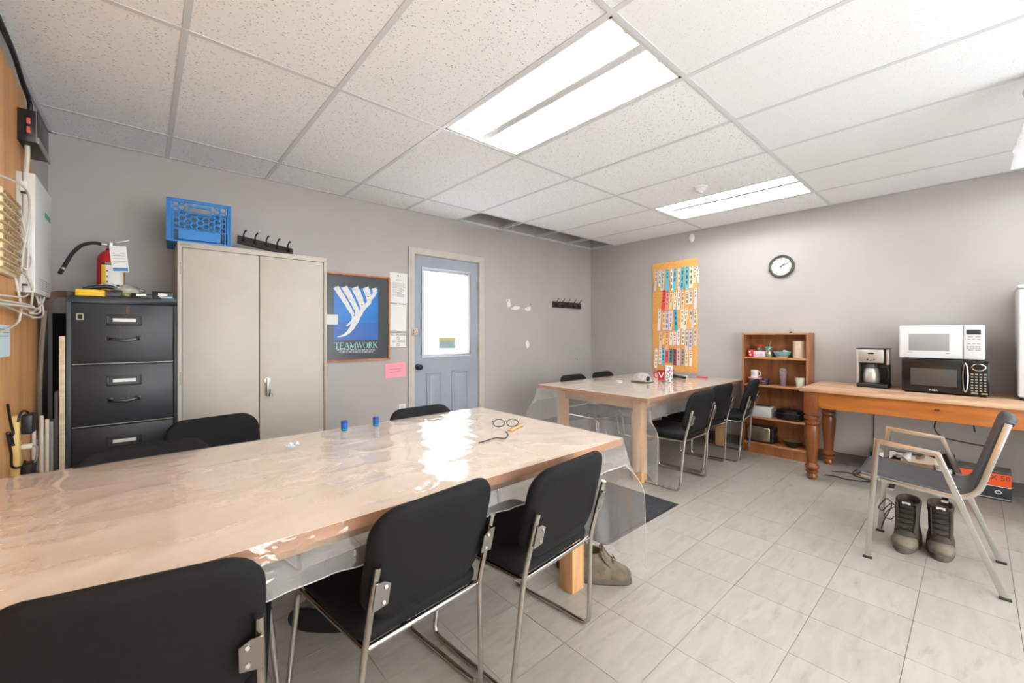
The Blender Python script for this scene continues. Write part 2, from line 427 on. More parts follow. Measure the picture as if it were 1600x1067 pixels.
# painted patches where something was torn off the far wall
m_scar = mat('bare_plaster', (232, 230, 228), .8)
for pts in ([(798, 483), (804, 478), (812, 479), (813, 482), (806, 484)], [(819, 483), (825, 479), (829, 479), (829, 485), (824, 486)],
            [(821, 536), (824, 531), (827, 536), (827, 542), (823, 544)], [(791, 468), (797, 467), (798, 478), (794, 480)]):
    P = [pY(x, y) for x, y in pts]
    k = len(P); b = B(); b.add([(p.x, -.0004, p.z) for p in P], [tuple(range(k))])
    O('plaster_scar', b, m_scar, wall_far, smooth=False)
for (x, y) in ((793, 470), (829, 475), (902, 562), (899, 560)):
    p = pY(x, y); O('nail_hole', B(at((p.x, 0, p.z), WALL_A)).cyl((0, 0, 0), (0, 0, .003), .008, .006, 8), m_ink, wall_far)
# baseboards (dark cove base)
m_base = mat('grey_cove_base', (92, 88, 86), .5)
def cove(name, p0, p1, nrm):
    p0, p1, nrm = Vector(p0), Vector(p1), Vector(nrm); rings = []
    for p in (p0, p1): rings.append([p + nrm * a + UP * z for a, z in ((0, 0), (.016, 0), (.008, .012), (.005, .03), (.004, .1), (0, .102))])
    O(name, B().loft(rings), m_base, kind='structure', smooth=True)
cove('baseboard_right', (XR, YB, 0), (XR, 0, 0), (-1, 0, 0))
cove('baseboard_far', (XL, 0, 0), (1.862, 0, 0), (0, -1, 0)); cove('baseboard_far_2', (2.822, 0, 0), (XR, 0, 0), (0, -1, 0))
cove('baseboard_left', (XL, YB, 0), (XL, 0, 0), (1, 0, 0))

# ceiling: wall angle, T-bar grid and tiles
xs = [XL] + [k * .6096 for k in range(8)] + [XR]
ys = [0, -.432, -1.651, -2.870, -4.089, -5.308, YB]
b = B()
b.box(XL, XR, -.022, 0, ZC, ZC + .003); b.box(XL, XR, YB, YB + .022, ZC, ZC + .003); b.box(XL, XL + .022, YB, 0, ZC, ZC + .003); b.box(XR - .022, XR, YB, 0, ZC, ZC + .003)
b.box(XL, XR, -.003, 0, ZC, ZC + .03); b.box(XL, XR, YB, YB + .003, ZC, ZC + .03); b.box(XL, XL + .003, YB, 0, ZC, ZC + .03); b.box(XR - .003, XR, YB, 0, ZC, ZC + .03)
ceiling = O('ceiling', b, m_grid, kind='structure', smooth=False)
ceiling['label'] = 'suspended ceiling of fissured white tiles in a metal grid'
for y in ys[1:-1]:
    O('main_runner', B().box(XL, XR, y - .012, y + .012, ZC - .001, ZC + .0015).box(XL, XR, y - .0015, y + .0015, ZC, ZC + .038), m_grid, ceiling, smooth=False)
tee = {}
for j in range(len(ys) - 1):
    L = ys[j] - ys[j + 1]
    for x in xs[1:-1]:
        if j not in tee:
            o = O('cross_tee', B().box(-.012, .012, -L + .012, -.012, -.0005, .0018).box(-.0015, .0015, -L + .012, -.012, 0, .03), m_grid, ceiling, smooth=False); tee[j] = o
        else:
            o = tee[j].copy(); COL.objects.link(o)
        o.parent = ceiling; o.location = (x, ys[j], ZC)
FIX = {(3, 2), (7, 2), (3, 4), (7, 4)}
tme = {}
for j in range(len(ys) - 1):
    for i in range(len(xs) - 1):
        if (i, j) in FIX: continue
        if j == 0 and xs[i] > 2.3: continue
        wx, wy = xs[i + 1] - xs[i] - .008, ys[j] - ys[j + 1] - .008
        fine = j >= 3 or (j == 0 and xs[i] > 2)
        key = (round(wx, 3), round(wy, 3), fine)
        if key not in tme:
            o = O('ceiling_tile', B().box(-wx / 2, wx / 2, -wy / 2, wy / 2, 0, .015), m_tile2 if fine else m_tile, ceiling, smooth=False); tme[key] = o
        else:
            o = tme[key].copy(); COL.objects.link(o)
        o.parent = ceiling; o.location = ((xs[i] + xs[i + 1]) / 2, (ys[j] + ys[j + 1]) / 2, ZC + .0022 + random.uniform(0, .0015)); o.rotation_euler = (0, 0, 0)
O('roof_deck', B().box(XL - .1, XR + .1, YB - .1, .12, ZP, ZP + .08), m_dark, kind='structure', smooth=False)
b = B()
for x in (2.62, 3.5, 4.3): b.box(x, x + .04, -.9, -.0, ZP - .3, ZP)
O('trim_2', b, mat('joist_wood', (120, 110, 100), .8), kind='structure', smooth=False)

# fluorescent troffers
m_lamp = emit('fluorescent_lamp', (249, 252, 255), TUBE_STRENGTH)
m_refl = mat('white_reflector', (244, 244, 242), .35)
m_ballast = mat('grey_ballast_cover', (200, 200, 200), .4)
def troffer(i, j, label):
    x0, x1, y1, y0 = xs[i], xs[i + 1], ys[j], ys[j + 1]
    cx, cy = (x0 + x1) / 2, (y0 + y1) / 2; hw, hl = (x1 - x0) / 2 - .006, (y1 - y0) / 2 - .006
    t = thing('ceiling_light', (cx, cy, ZC), label, 'ceiling light', group='recessed fluorescent ceiling lights')
    b = B(); e = .022
    b.box(-hw, hw, -hl, -hl + e, .003, .006); b.box(-hw, hw, hl - e, hl, .003, .006); b.box(-hw, -hw + e, -hl, hl, .003, .006); b.box(hw - e, hw, -hl, hl, .003, .006)
    O('frame', b, m_white, t, smooth=False)
    # faceted reflector: two troughs
    prof = [(-hw + e, .006), (-hw + .07, .06), (-.20, .085), (-.08, .085), (-.035, .045), (.035, .045), (.08, .085), (.20, .085), (hw - .07, .06), (hw - e, .006)]
    rings = [[(x, yy, z) for x, z in prof] for yy in (-hl + e, hl - e)]
    b = B(); b.loft(rings, False, False, closed=False)
    for yy in (-hl + e, hl - e): b.add([(x, yy, z) for x, z in prof], [tuple(range(len(prof)))])
    O('reflector', b, m_refl, t, smooth=False)
    O('ballast_cover', B().box(-.03, .03, -hl + e, hl - e, .028, .043), m_ballast, t, bevel=.004)
    for s in (-1, 1):
        O('lamp', B().cyl((s * .14, -hl + .05, .05), (s * .14, hl - .05, .05), .0165, n=14), m_lamp, t)
        for q in (-1, 1): O('lamp_holder', B().box(s * .14 - .014, s * .14 + .014, q * (hl - .048), q * (hl - .03), .028, .085), m_white, t, bevel=.002)
    return t
troffer(3, 2, 'large lit fluorescent ceiling light nearest the camera')
troffer(7, 2, 'lit fluorescent ceiling light further off, near the wall clock')
troffer(3, 4, 'unseen fluorescent ceiling light added behind the camera on the left')  # this unseen rear pair is added to brighten the room
troffer(7, 4, 'unseen fluorescent ceiling light added behind the camera on the right')

# door
m_door = mat('door_blue_grey', (156, 163, 174), .4, var=.03, vscale=3)
m_doorw = mat('door_light_frame', (205, 210, 218), .4)
b = B(); D0, D1, DZ1 = 1.932, 2.749, 2.042; G0, G1, GZ0, GZ1 = 2.045, 2.614, 1.007, 1.903; yd, ye = .018, .058
b.box(D0, G0, yd, ye, .008, DZ1); b.box(G1, D1, yd, ye, .008, DZ1); b.box(G0, G1, yd, ye, .008, GZ0); b.box(G0, G1, yd, ye, GZ1, DZ1)
door = O('door_1', b, m_door, kind='structure', smooth=False)
door['label'] = 'blue-grey exterior door with a tall half light window'
def ring(b, x0, x1, z0, z1, wd, y0, y1):
    b.box(x0, x1, y0, y1, z0, z0 + wd); b.box(x0, x1, y0, y1, z1 - wd, z1); b.box(x0, x0 + wd, y0, y1, z0 + wd, z1 - wd); b.box(x1 - wd, x1, y0, y1, z0 + wd, z1 - wd)
    return b
wf = O('window_frame', ring(ring(B(), 2.02, 2.64, .982, 1.928, .026, .006, .02), 2.044, 2.616, 1.006, 1.904, .012, .016, .05), m_doorw, door, bevel=.003)
pane = O('pane', B().box(2.05, 2.61, .034, .040, 1.01, 1.9), m_glass, door, smooth=False)
for (a, c) in ((2.084, 2.263), (2.395, 2.607)):
    O('raised_panel', ring(B(), a, c, .2, .828, .014, .011, .02).box(a + .035, c - .035, .012, .02, .235, .793), m_door, door, bevel=.004)
b = B(at((1.98, yd, .893), WALL_A)); b.lathe([(.0, 0), (.032, 0), (.032, .006), (.014, .01), (.012, .03), (.022, .036), (.029, .048), (.028, .062), (.018, .07), (.0, .071)], 20)
O('knob', b, m_black, door)
O('strike_hasp', B().box(1.895, 1.965, -.02, .017, 1.215, 1.285), mat('hasp_metal', (190, 172, 160), .45, .3), door, bevel=.004)
for (x, z) in ((1.912, 1.235), (1.912, 1.265), (1.95, 1.25)): O('screw', B(at((x, -.02, z), WALL_A)).cyl((0, 0, 0), (0, 0, .003), .006, n=8), m_ink, door)
O('deadlatch', B().box(1.934, 1.945, .012, .018, .80, .87), m_steel, door)
for z in (1.78, 1.05, .28): O('hinge', B().cyl((2.754, .004, z - .045), (2.754, .004, z + .045), .007, n=10).box(2.735, 2.754, .014, .018, z - .045, z + .045), m_steel, door)
# notice and marks on the glass
nt_ = O('notice', B().box(2.24, 2.452, .0315, .033, 1.072, 1.195), mat('notice_blue', (150, 176, 184), .7), door, smooth=False)
O('notice_band', B().box(2.24, 2.452, .0305, .032, 1.155, 1.195), mat('notice_yellow', (196, 186, 128), .7), nt_, smooth=False)
for k in range(4): O('print_line', B().box(2.27 + .01 * k, 2.42 - .012 * k, .0303, .0318, 1.085 + .022 * k, 1.091 + .022 * k), m_greyink, nt_, smooth=False)
for (x, y, wd, h) in ((685, 506, 5, 1.5), (685, 511, 4, 1.5), (672, 538, 4, 2), (675, 539, 3, 2), (673, 547, 9, 1), (723, 534, 4, 1.5), (721, 541, 6, 1)):
    p = pY(x, y, .03); k = 3.9 / 646
    O('glass_mark', B().box(p.x - wd * .004, p.x + wd * .004, .031, .033, p.z - h * .003, p.z + h * .003), m_greyink, door, smooth=False)
# casing (trim) round the door and threshold
b = B(); b.box(1.862, 1.93, -.016, .0, 0, 2.112); b.box(2.75, 2.822, -.016, 0, 0, 2.112); b.box(1.862, 2.822, -.0165, 0, 2.046, 2.114)
b.box(1.922, 1.932, 0, .12, 0, 2.05); b.box(2.7495, 2.758, 0, .12, 0, 2.05); b.box(1.922, 2.758, 0, .12, 2.043, 2.052)
O('trim_1', b, m_casing, kind='structure', bevel=.004)
O('trim_3', B().box(1.93, 2.75, .0, .12, 0, .008), m_steel, kind='structure', smooth=False)
# outdoors seen through the door
gr = O('ground_outside', B().box(-20, 26, .12, 60, -.16, -.1), mat('pale_concrete', (244, 246, 248), .9, var=.05, vscale=.6), kind='structure', smooth=False)
O('unseen_bounce_ground', B().box(-20, 26, -40, YB - .12, -.16, -.1), mat('bounce_white_ground', (244, 246, 248), .9), kind='structure', smooth=False)  # unseen ground behind the room, whitened to bounce daylight up to the ceiling

# ---------------------------------------------------------------- big tables with clear plastic covers
m_birch = wood('birch_tabletop', (222, 194, 164), (240, 220, 196), (1.2, 9, 9), .4, 2.2)
m_birchleg = wood('birch_leg', (196, 144, 98), (218, 172, 124), (9, 9, 1.2), .45, 2.2)
m_vinyl = clear('clear_vinyl', (.985, .985, .985), .04, .15, .06, 1.45, bump=.45, bscale=14, bdist=.008)
m_vinyl_flap = clear('clear_vinyl_flap', (.985, .985, .985), .05, .24, .06, 1.45, bump=.6, bscale=16, bdist=.01)
m_vinyl_top = clear('clear_vinyl_top', (.985, .985, .985), .03, .34, .05, 1.45, bump=.12, bscale=34, bdist=.003)
m_hem = clear('vinyl_hem', (.95, .95, .95), .12, .5, .15)
ZT = .73
m_band = wood('brown_shaded_edge', (150, 98, 58), (184, 128, 82), (2, 2, 9), .45, 2.5)  # browner edge wood, with the shade of upright faces put into the colour
def big_table(name, x0, x1, y0, y1, label):
    t = thing(name, ((x0 + x1) / 2, (y0 + y1) / 2, 0), label, 'table')
    b = WB(t).box(x0, x1, y0, y1, ZT - .034, ZT); O('tabletop', b, m_birch, t, bevel=.001)
    for (a, c, d, e) in ((x0, x1, y0 - .0015, y0 + .001), (x0, x1, y1 - .001, y1 + .0015), (x0 - .0015, x0 + .001, y0, y1), (x1 - .001, x1 + .0015, y0, y1)):
        O('edge_band', WB(t).box(a, c, d, e, ZT - .033, ZT - .001), m_band, t)
    i, L = .13, .085
    for (x, y) in ((x0 + i, y0 + i), (x1 - i - L, y0 + i), (x0 + i, y1 - i - L), (x1 - i - L, y1 - i - L)):
        O('leg', WB(t).box(x, x + L, y, y + L, 0, ZT - .034), m_birchleg, t, bevel=.003)
    for (a, c, d, e) in ((x0 + i + L, x1 - i - L, y0 + i + .02, y0 + i + .045), (x0 + i + L, x1 - i - L, y1 - i - .045, y1 - i - .02),
                         (x0 + i + .02, x0 + i + .045, y0 + i + L, y1 - i - L), (x1 - i - .045, x1 - i - .02, y0 + i + L, y1 - i - L)):
        O('apron', WB(t).box(a, c, d, e, ZT - .125, ZT - .034), m_birchleg, t, bevel=.002)
    return t
T1 = (-.50, 1.60, -2.665, -1.545); T2 = (2.80, 4.80, -2.105, -.915)
big_table('break_table', *T1, 'long light wood table in front, under a wrinkled clear plastic cover')
big_table('break_table', *T2, 'light wood table against the right wall with mugs and a cap on it')
def sm(t): t = max(0, min(1, t)); return t * t * (3 - 2 * t)
def plastic(x0, x1, y0, y1, oxm, oxp, oym, oyp, label, seed, wr):
    e = .004; X0, X1, Y0, Y1 = x0 - e, x1 + e, y0 - e, y1 + e
    W, D = X1 - X0, Y1 - Y0; z = ZT + .0025
    def cuts(L, a, c, st):
        out = []
        n = max(1, int(a / .03));  out += [-a + a * k / n for k in range(n)] if a > .001 else []
        n = int(L / st); out += [L * k / n for k in range(n + 1)]
        n = max(1, int(c / .03)); out += [L + c * (k + 1) / n for k in range(n)] if c > .001 else []
        return out
    us = cuts(W, oxm, oxp, .014); vs_ = cuts(D, oym, oyp, .014)
    def P(u, v):
        eu = max(0, -u, u - W); ev = max(0, -v, v - D); su = -1 if u < 0 else 1; sv = -1 if v < 0 else 1
        x = X0 + min(max(u, 0), W); y = Y0 + min(max(v, 0), D)
        q = Vector((x * 2.1 + seed, y * 2.1, seed))
        if eu == 0 and ev == 0:
            d = min(u, W - u, v, D - v)
            n1 = 1 - abs(noise.noise(Vector((x * 3.1 + seed, y * 4.3, seed)))) * 2.2
            n2 = 1 - abs(noise.noise(Vector((x * 7.5 - y * 5 + seed, y * 8 + x * 3, seed + 5)))) * 2.4
            n3 = noise.noise(Vector((x * 2 + 9, y * 2, seed + 2)))
            h = (max(0, n1) ** 3 * .0045 + max(0, n2) ** 3 * .003 * (1 if n3 > 0 else .35) + (noise.noise(q * 2) + 1) * .0012) * wr
            # fold creases left from the packaging
            for cxx in (.43, 1.02, 1.6):
                h += .0028 * math.exp(-((u - cxx) / .006) ** 2)
            for cyy in (.40, .78):
                h += .002 * math.exp(-((v - cyy) / .006) ** 2)
            return Vector((x, y, z + h * sm(d / .03)))
        rip = lambda s, a: math.sin(s * 21 + 4 * noise.noise(Vector((s * 3, seed, 1)))) * .55 + math.sin(s * 57 + seed + 2 * noise.noise(Vector((s * 6, seed, 4)))) * .35
        if ev == 0:
            return Vector((x + su * (.004 + .06 * eu + .030 * eu / .4 * rip(y, eu)), y, z - eu * .985))
        if eu == 0:
            return Vector((x, y + sv * (.003 + .05 * ev + .03 * ev / .2 * rip(x, ev) * .5), z - ev * .97))
        w_ = sm(eu / .22) if max(oxm, oxp) >= max(oym, oyp) else 0
        a = Vector((x + su * .01, y + sv * (.004 + .06 * ev), z - ev * .97 - eu * .5))
        c = Vector((x + su * (.006 + .05 * eu + .3 * ev * (1 - ev / .4)), y + sv * (.004 + ev * .62), z - eu * .95 - ev * .45))
        return a.lerp(c, w_)
    nu, nv = len(us), len(vs_)
    b = B(); pts = [P(u, v) for v in vs_ for u in us]
    fs = [(j * nu + i, j * nu + i + 1, (j + 1) * nu + i + 1, (j + 1) * nu + i) for j in range(nv - 1) for i in range(nu - 1)]
    b.add(pts, fs)
    o = O('plastic_table_cover', b, m_vinyl_top, ang=50); tag(o, label, 'table cover')
    me = o.data; me.materials.append(m_vinyl); me.materials.append(m_vinyl_flap)
    for p in me.polygons:
        if p.center.z < ZT - .002: p.material_index = 1 if p.center.z > ZT - .05 else 2
    edge = [pts[i] for i in range(nu)] + [pts[j * nu + nu - 1] for j in range(1, nv)] + [pts[(nv - 1) * nu + i] for i in range(nu - 2, -1, -1)] + [pts[j * nu] for j in range(nv - 2, 0, -1)]
    hb = B(); hb.tube(edge, .0016, 5, closed=True); O('hem', hb, m_hem, o)
    return o
plastic(*T1, .04, .60, .135, .135, 'wrinkled clear plastic sheet draped over the long front table', 3.0, .75)
plastic(*T2, .58, .0, .17, .16, 'clear plastic sheet draped over the table by the cork board', 11.0, .5)

# ---------------------------------------------------------------- stacking chairs
m_fab = mat('black_chair_fabric', (21, 21, 22), .8, var=.12, vscale=60, bump=.35, bscale=900, spec=.25)
def pad(w, h, t, rc, bend=0.0, lean=0.0, n=7):
    """upholstered pad in local xy (x width, y height), thickness along z; returns rings"""
    rings = []
    for (ins, z) in ((.05, -t * .5), (.018, -t * .48), (.004, -t * .33), (0, -t * .1), (0, t * .1), (.004, t * .3), (.02, t * .46), (.06, t * .52), (.11, t * .54)):
        o = rrect(w - 2 * ins, h - 2 * ins, max(.012, rc - ins * .8), n)
        rings.append([(x, y, z - bend * (x / (w / 2)) ** 2) for x, y in o])
    return rings
def make_chair(loc, rz, label, group):
    t = thing('stacking_chair', loc, label, 'chair', rz, group)
    b = B(); MM = at((0, .015, .425), Matrix.Identity(4)); b.M = MM; b.loft(pad(.43, .44, .05, .05)); O('seat', b, m_fab, t, ang=60)
    # backrest: leans back, slightly curved round the sitter
    bk = at((0, -.253, .615), Matrix.Rotation(R(90 + 14), 4, 'X') @ Matrix.Rotation(R(180), 4, 'Z'))
    b = B(bk @ Matrix.Diagonal((1, 1, -1, 1))); b.loft(pad(.43, .335, .045, .09, bend=-.03)); O('backrest', b, m_fab, t, ang=60)
    r = .0095
    for s in (-1, 1):
        pts = [(s * .205, -.2745, .645), (s * .205, -.212, .41), (s * .238, -.185, r), (s * .238, .25, r), (s * .205, .235, .385), (s * .195, -.195, .388)]
        O('sled_leg', B().tube(fillet(pts, .045, 6), r, 10), m_chrome, t)
        br = O('bracket', B().prism([(s * .212, .52), (s * .212, .60), (s * .19, .60), (s * .168, .585), (s * .168, .525)], 0, .003), m_steel, t)
        br.data.transform(at((0, -.2665, .003), Matrix.Rotation(R(90), 4, 'X')))
        sh = Matrix.Identity(4); sh[1][2] = -math.tan(R(14)); br.data.transform(Matrix.Translation((0, .14, 0)) @ sh)
        for zz in (.54, .585):
            yy = -.2665 + .14 - math.tan(R(14)) * zz
            O('bolt', B(at((s * .184, yy, zz), Matrix.Rotation(R(90 - 14), 4, 'X'))).cyl((0, 0, 0), (0, 0, .009), .006, .0045, 8), m_steel, br)
    O('crossbar', B().tube([(-.208, -.2, .392), (.208, -.2, .392)], r * .95, 10), m_chrome, t)
    O('front_crossbar', B().tube([(-.2, .2, .386), (.2, .2, .386)], r * .9, 10), m_chrome, t)
    O('seat_pan', B().box(-.195, .195, -.185, .21, .392, .403), m_blackm, t, bevel=.003)
    return t
g1 = 'black chairs with chrome sled legs'
ch = make_chair((1.02, -2.555, 0), R(5), 'black chair at near side of front table, closest to the table corner with suede boots', g1)
P180 = R(180)
for loc, rz, lab in (((.49, -2.50, 0), R(6), 'middle black chair at near side of front table, full back and chrome legs showing'),
                     ((-.085, -2.49, 0), R(-13), 'black chair cut off by the bottom left corner of the photo'),
                     ((.20, -1.29, 0), P180 + R(9), 'black chair pulled out in front of the beige cabinet'),
                     ((-.10, -1.79, 0), P180 + R(4), 'black chair tucked under the table in front of the filing cabinet'),
                     ((1.16, -1.77, 0), P180, 'black chair tucked under the front table before the blue-grey door'),
                     ((3.22, -2.085, 0), R(0), 'black chair at the second table, nearest its front left leg'),
                     ((3.78, -2.02, 0), R(0), 'middle black chair at near side of the second table'),
                     ((4.325, -2.08, 0), R(8), 'black chair turned slightly, right in front of the bookshelf'),
                     ((3.42, -1.10, 0), P180, 'black chair on far side of second table, left one below the coat hooks'),
                     ((3.98, -1.10, 0), P180 + R(3), 'black chair on far side of second table, right one near the room corner')):
    dup(ch, loc, rz, lab)

# ---------------------------------------------------------------- armchair with flat bar frame
m_alu = mat('brushed_aluminium', (206, 205, 203), .22, 1.0, bump=.1, bscale=300)
m_greyvinyl = mat('grey_vinyl', (62, 65, 70), .42, var=.1, vscale=14)
t = thing('armchair', (3.085, -3.62, 0), 'grey vinyl armchair with a flat aluminium bar frame by the wooden side table', 'chair')
for s, xx in ((-1, 2.855), (1, 3.315)):
    pts = [(xx, -3.405, 0), (xx, -3.445, .65), (xx, -3.675, .63), (xx, -3.895, 0)]
    O('arm_frame', WB(t).sweep(pts, [(-.006, -.016), (.006, -.016), (.006, .016), (-.006, .016)] if False else [(-.013, -.006), (.013, -.006), (.013, .006), (-.013, .006)], up=(1, 0, 0)), m_alu, t, bevel=.0015)
    xr = xx - s * .018
    pr_ = fillet([(xr, -3.375, .452), (xr, -3.80, .418), (xr, -3.905, .815)], .10, 8)
    O('edge_rail', WB(t).sweep(pr_, [(-.012, -.007), (.012, -.007), (.012, .007), (-.012, .007)], up=(1, 0, 0)), m_alu, t, bevel=.0015)
prof = fillet([(3.0, -3.35, .44), (3.0, -3.37, .462), (3.0, -3.79, .425), (3.0, -3.89, .80), (3.0, -3.905, .822), (3.0, -3.925, .812)], .07, 8)
b = WB(t); rings = []
for p in prof:
    row = []
    for k in range(13):
        f_ = k / 12; xx = 2.882 + .406 * f_; sag = math.sin(math.pi * f_)
        row.append((xx, p.y + (-.012 * sag if p.z > .5 else 0), p.z - (.012 * sag if p.z <= .5 else 0)))
    rings.append(row)
b.loft(rings, False, False, closed=False)
o = O('seat_shell', b, m_greyvinyl, t, ang=70); md = o.modifiers.new('thickness', 'SOLIDIFY'); md.thickness = .018; md.offset = 0
for z, y in ((.395, -3.50), (.39, -3.70)): O('seat_brace', WB(t).box(2.86, 3.31, y - .012, y + .012, z, z + .012), m_alu, t)
for xx in (2.855, 3.315):
    for y in (-3.405, -3.895): O('foot_cap', WB(t).box(xx - .012, xx + .012, y - .02, y + .02, 0, .008), m_blackm, t, bevel=.002)

# ---------------------------------------------------------------- turned-leg side table
m_pine = wood('orange_pine', (152, 84, 28), (192, 116, 48), (6, 1, 6), .32, 2.4, coat=.3)
m_pineleg = wood('dark_pine_leg', (92, 46, 16), (142, 78, 33), (6, 6, 1), .32, 3, coat=.3)
m_pinetop = wood('worn_pine_top', (172, 126, 92), (208, 174, 142), (7, .9, 7), .5, 2.2)
SX0, SX1, SY0, SY1, SZ = 4.05, 4.80, -4.62, -2.80, .775
t = thing('side_table', ((SX0 + SX1) / 2, (SY0 + SY1) / 2, 0), 'long orange pine table with fat turned legs along the right wall', 'table')
k = 5
for i in range(k):
    a = SX0 + (SX1 - SX0) * i / k; O('top_plank', WB(t).box(a + .0006, a + (SX1 - SX0) / k - .0006, SY0, SY1, SZ - .03, SZ - (.0008 if i % 2 else 0)), m_pinetop, t, bevel=.003)
O('apron', WB(t).box(SX0 + .05, SX0 + .075, SY0 + .1, SY1 - .1, SZ - .165, SZ - .03), m_pine, t, bevel=.002)
kn = pX(1464, 641, SX0 + .048); O('knot', WB(t).ell((SX0 + .0505, kn.y, kn.z), .002, .018, .009, 12, 6), mat('dark_knot', (84, 46, 20), .5), t)
O('apron', WB(t).box(SX1 - .075, SX1 - .05, SY0 + .1, SY1 - .1, SZ - .165, SZ - .03), m_pine, t, bevel=.002)
for y in (SY0 + .045, SY1 - .075): O('apron', WB(t).box(SX0 + .1, SX1 - .1, y, y + .025, SZ - .165, SZ - .03), m_pine, t, bevel=.002)
lp = [(.0, 0), (.030, 0), (.043, .025), (.036, .05), (.046, .062), (.046, .072), (.034, .08), (.050, .095), (.054, .11), (.045, .125), (.036, .14), (.040, .2), (.052, .34), (.056, .42), (.05, .455), (.044, .462), (.054, .472), (.054, .49), (.046, .496), (.046, .505), (.056, .512), (.056, .535), (.046, .541), (.05, .55), (.05, .56), (.0, .56)]
for (x, y) in ((SX0 + .075, SY1 - .075), (SX1 - .075, SY1 - .075), (SX0 + .075, SY0 + .075), (SX1 - .075, SY0 + .075)):
    b = WB(t); b.lathe(lp, 32, (x, y, 0)); O('leg', b, m_pineleg, t, ang=30)
    O('leg_block', WB(t).prism([(x - .05, y - .05), (x + .05, y - .05), (x + .05, y + .05), (x - .05, y + .05)], .552, SZ - .03), m_pineleg, t, bevel=.008)

# ---------------------------------------------------------------- bookshelf
m_shelf = wood('brown_shelf_wood', (124, 74, 40), (168, 108, 64), (7, 7, 1.0), .4, 2.5)
m_shelfh = wood('brown_shelf_board', (150, 96, 56), (192, 134, 88), (7, 1.0, 7), .4, 2.5)
HX0, HX1, HY0, HY1, HZ = 4.60, 4.828, -2.742, -2.158, 1.242
t = thing('bookshelf', ((HX0 + HX1) / 2, (HY0 + HY1) / 2, 0), 'small brown wooden bookshelf holding cups and kitchen things', 'bookshelf')
for y in (HY0, HY1 - .018): O('side_panel', WB(t).box(HX0, HX1, y, y + .018, 0, HZ), m_shelf, t, bevel=.0015)
O('top', WB(t).box(HX0, HX1, HY0 + .018, HY1 - .018, HZ - .018, HZ), m_shelfh, t, bevel=.0015)
O('back_panel', WB(t).box(HX1 - .006, HX1, HY0 + .018, HY1 - .018, .02, HZ - .018), m_shelf, t)
SHELF = (.992, .708, .376, .108)
for z in SHELF: O('shelf', WB(t).box(HX0 + .003, HX1 - .006, HY0 + .018, HY1 - .018, z - .018, z), m_shelfh, t, bevel=.0015)
O('kick_board', WB(t).box(HX0 + .012, HX0 + .03, HY0 + .018, HY1 - .018, 0, .09), m_shelf, t)

# ---------------------------------------------------------------- metal storage cabinet and filing cabinet
m_beige = mat('beige_cabinet_metal', (190, 183, 172), .45, var=.02)
m_gapd = mat('shadow_gap', (40, 38, 36), .9)
KX0, KX1, KY, KZ = .034, .940, -.44, 1.822
t = thing('storage_cabinet', ((KX0 + KX1) / 2, KY / 2, 0), 'tall beige metal two-door storage cabinet', 'cabinet')
O('body', WB(t).box(KX0, KX1, KY + .022, -.005, .0, KZ), m_beige, t, bevel=.003)
fr = B(Matrix.Translation(-Vector(t.location))); fr.box(KX0, KX1, KY, KY + .022, KZ - .035, KZ); fr.box(KX0, KX0 + .022, KY, KY + .022, 0, KZ - .035); fr.box(KX1 - .022, KX1, KY, KY + .022, 0, KZ - .035); fr.box(KX0 + .022, KX1 - .022, KY, KY + .022, 0, .06)
O('front_frame', fr, m_beige, t, bevel=.002)
km = .486
for (a, c, hx) in ((KX0 + .025, km - .002, KX0 + .018), (km + .002, KX1 - .025, KX1 - .018)):
    d = O('door', WB(t).box(a, c, KY + .002, KY + .02, .063, KZ - .038), m_beige, t, bevel=.003)
    for z in (1.65, .95, .22): O('hinge', WB(t).cyl((hx, KY - .001, z - .04), (hx, KY - .001, z + .04), .005, n=8), m_beige, d)
h = O('handle', WB(t).cyl((.532, KY - .014, .905), (.532, KY + .004, .905), .02, n=18), m_steel, t)
O('lever', WB(t).prism([(0, 0)], 0, 0) if False else WB(t).box(.524, .540, KY - .03, KY - .012, .79, .92), m_steel, h, bevel=.005)
O('key', WB(t).box(.545, .5465, KY - .045, KY - .014, .80, .84), m_steel, h)
O('key', WB(t).cyl((.549, KY - .028, .79), (.549, KY - .028, .81), .011, n=12), m_steel, h)
O('name_plate', WB(t).box(.048, .10, KY - .0015, KY, KZ - .022, KZ - .014), m_greyink, t)

m_file = mat('charcoal_file_metal', (38, 42, 47), .42, var=.10, vscale=4)
m_filee = mat('worn_bright_edge', (150, 148, 142), .5, .4)
m_rust = mat('rust_stain', (88, 70, 54), .6, var=.3, vscale=30)
FX0, FX1, FY, FZ = -.433, .024, -.60, 1.440
t = thing('filing_cabinet', ((FX0 + FX1) / 2, FY / 2, 0), 'dark charcoal four-drawer filing cabinet with rusty streaks', 'filing cabinet')
O('body', WB(t).box(FX0, FX1, FY + .02, -.03, 0, FZ), m_file, t, bevel=.003)
fr = WB(t); fr.box(FX0, FX1, FY, FY + .02, FZ - .036, FZ); fr.box(FX0, FX0 + .02, FY, FY + .02, 0, FZ - .036); fr.box(FX1 - .016, FX1, FY, FY + .02, 0, FZ - .036); fr.box(FX0, FX1, FY, FY + .02, 0, .04)
O('front_frame', fr, m_file, t, bevel=.002)
zt = FZ - .039; pitch = .3385
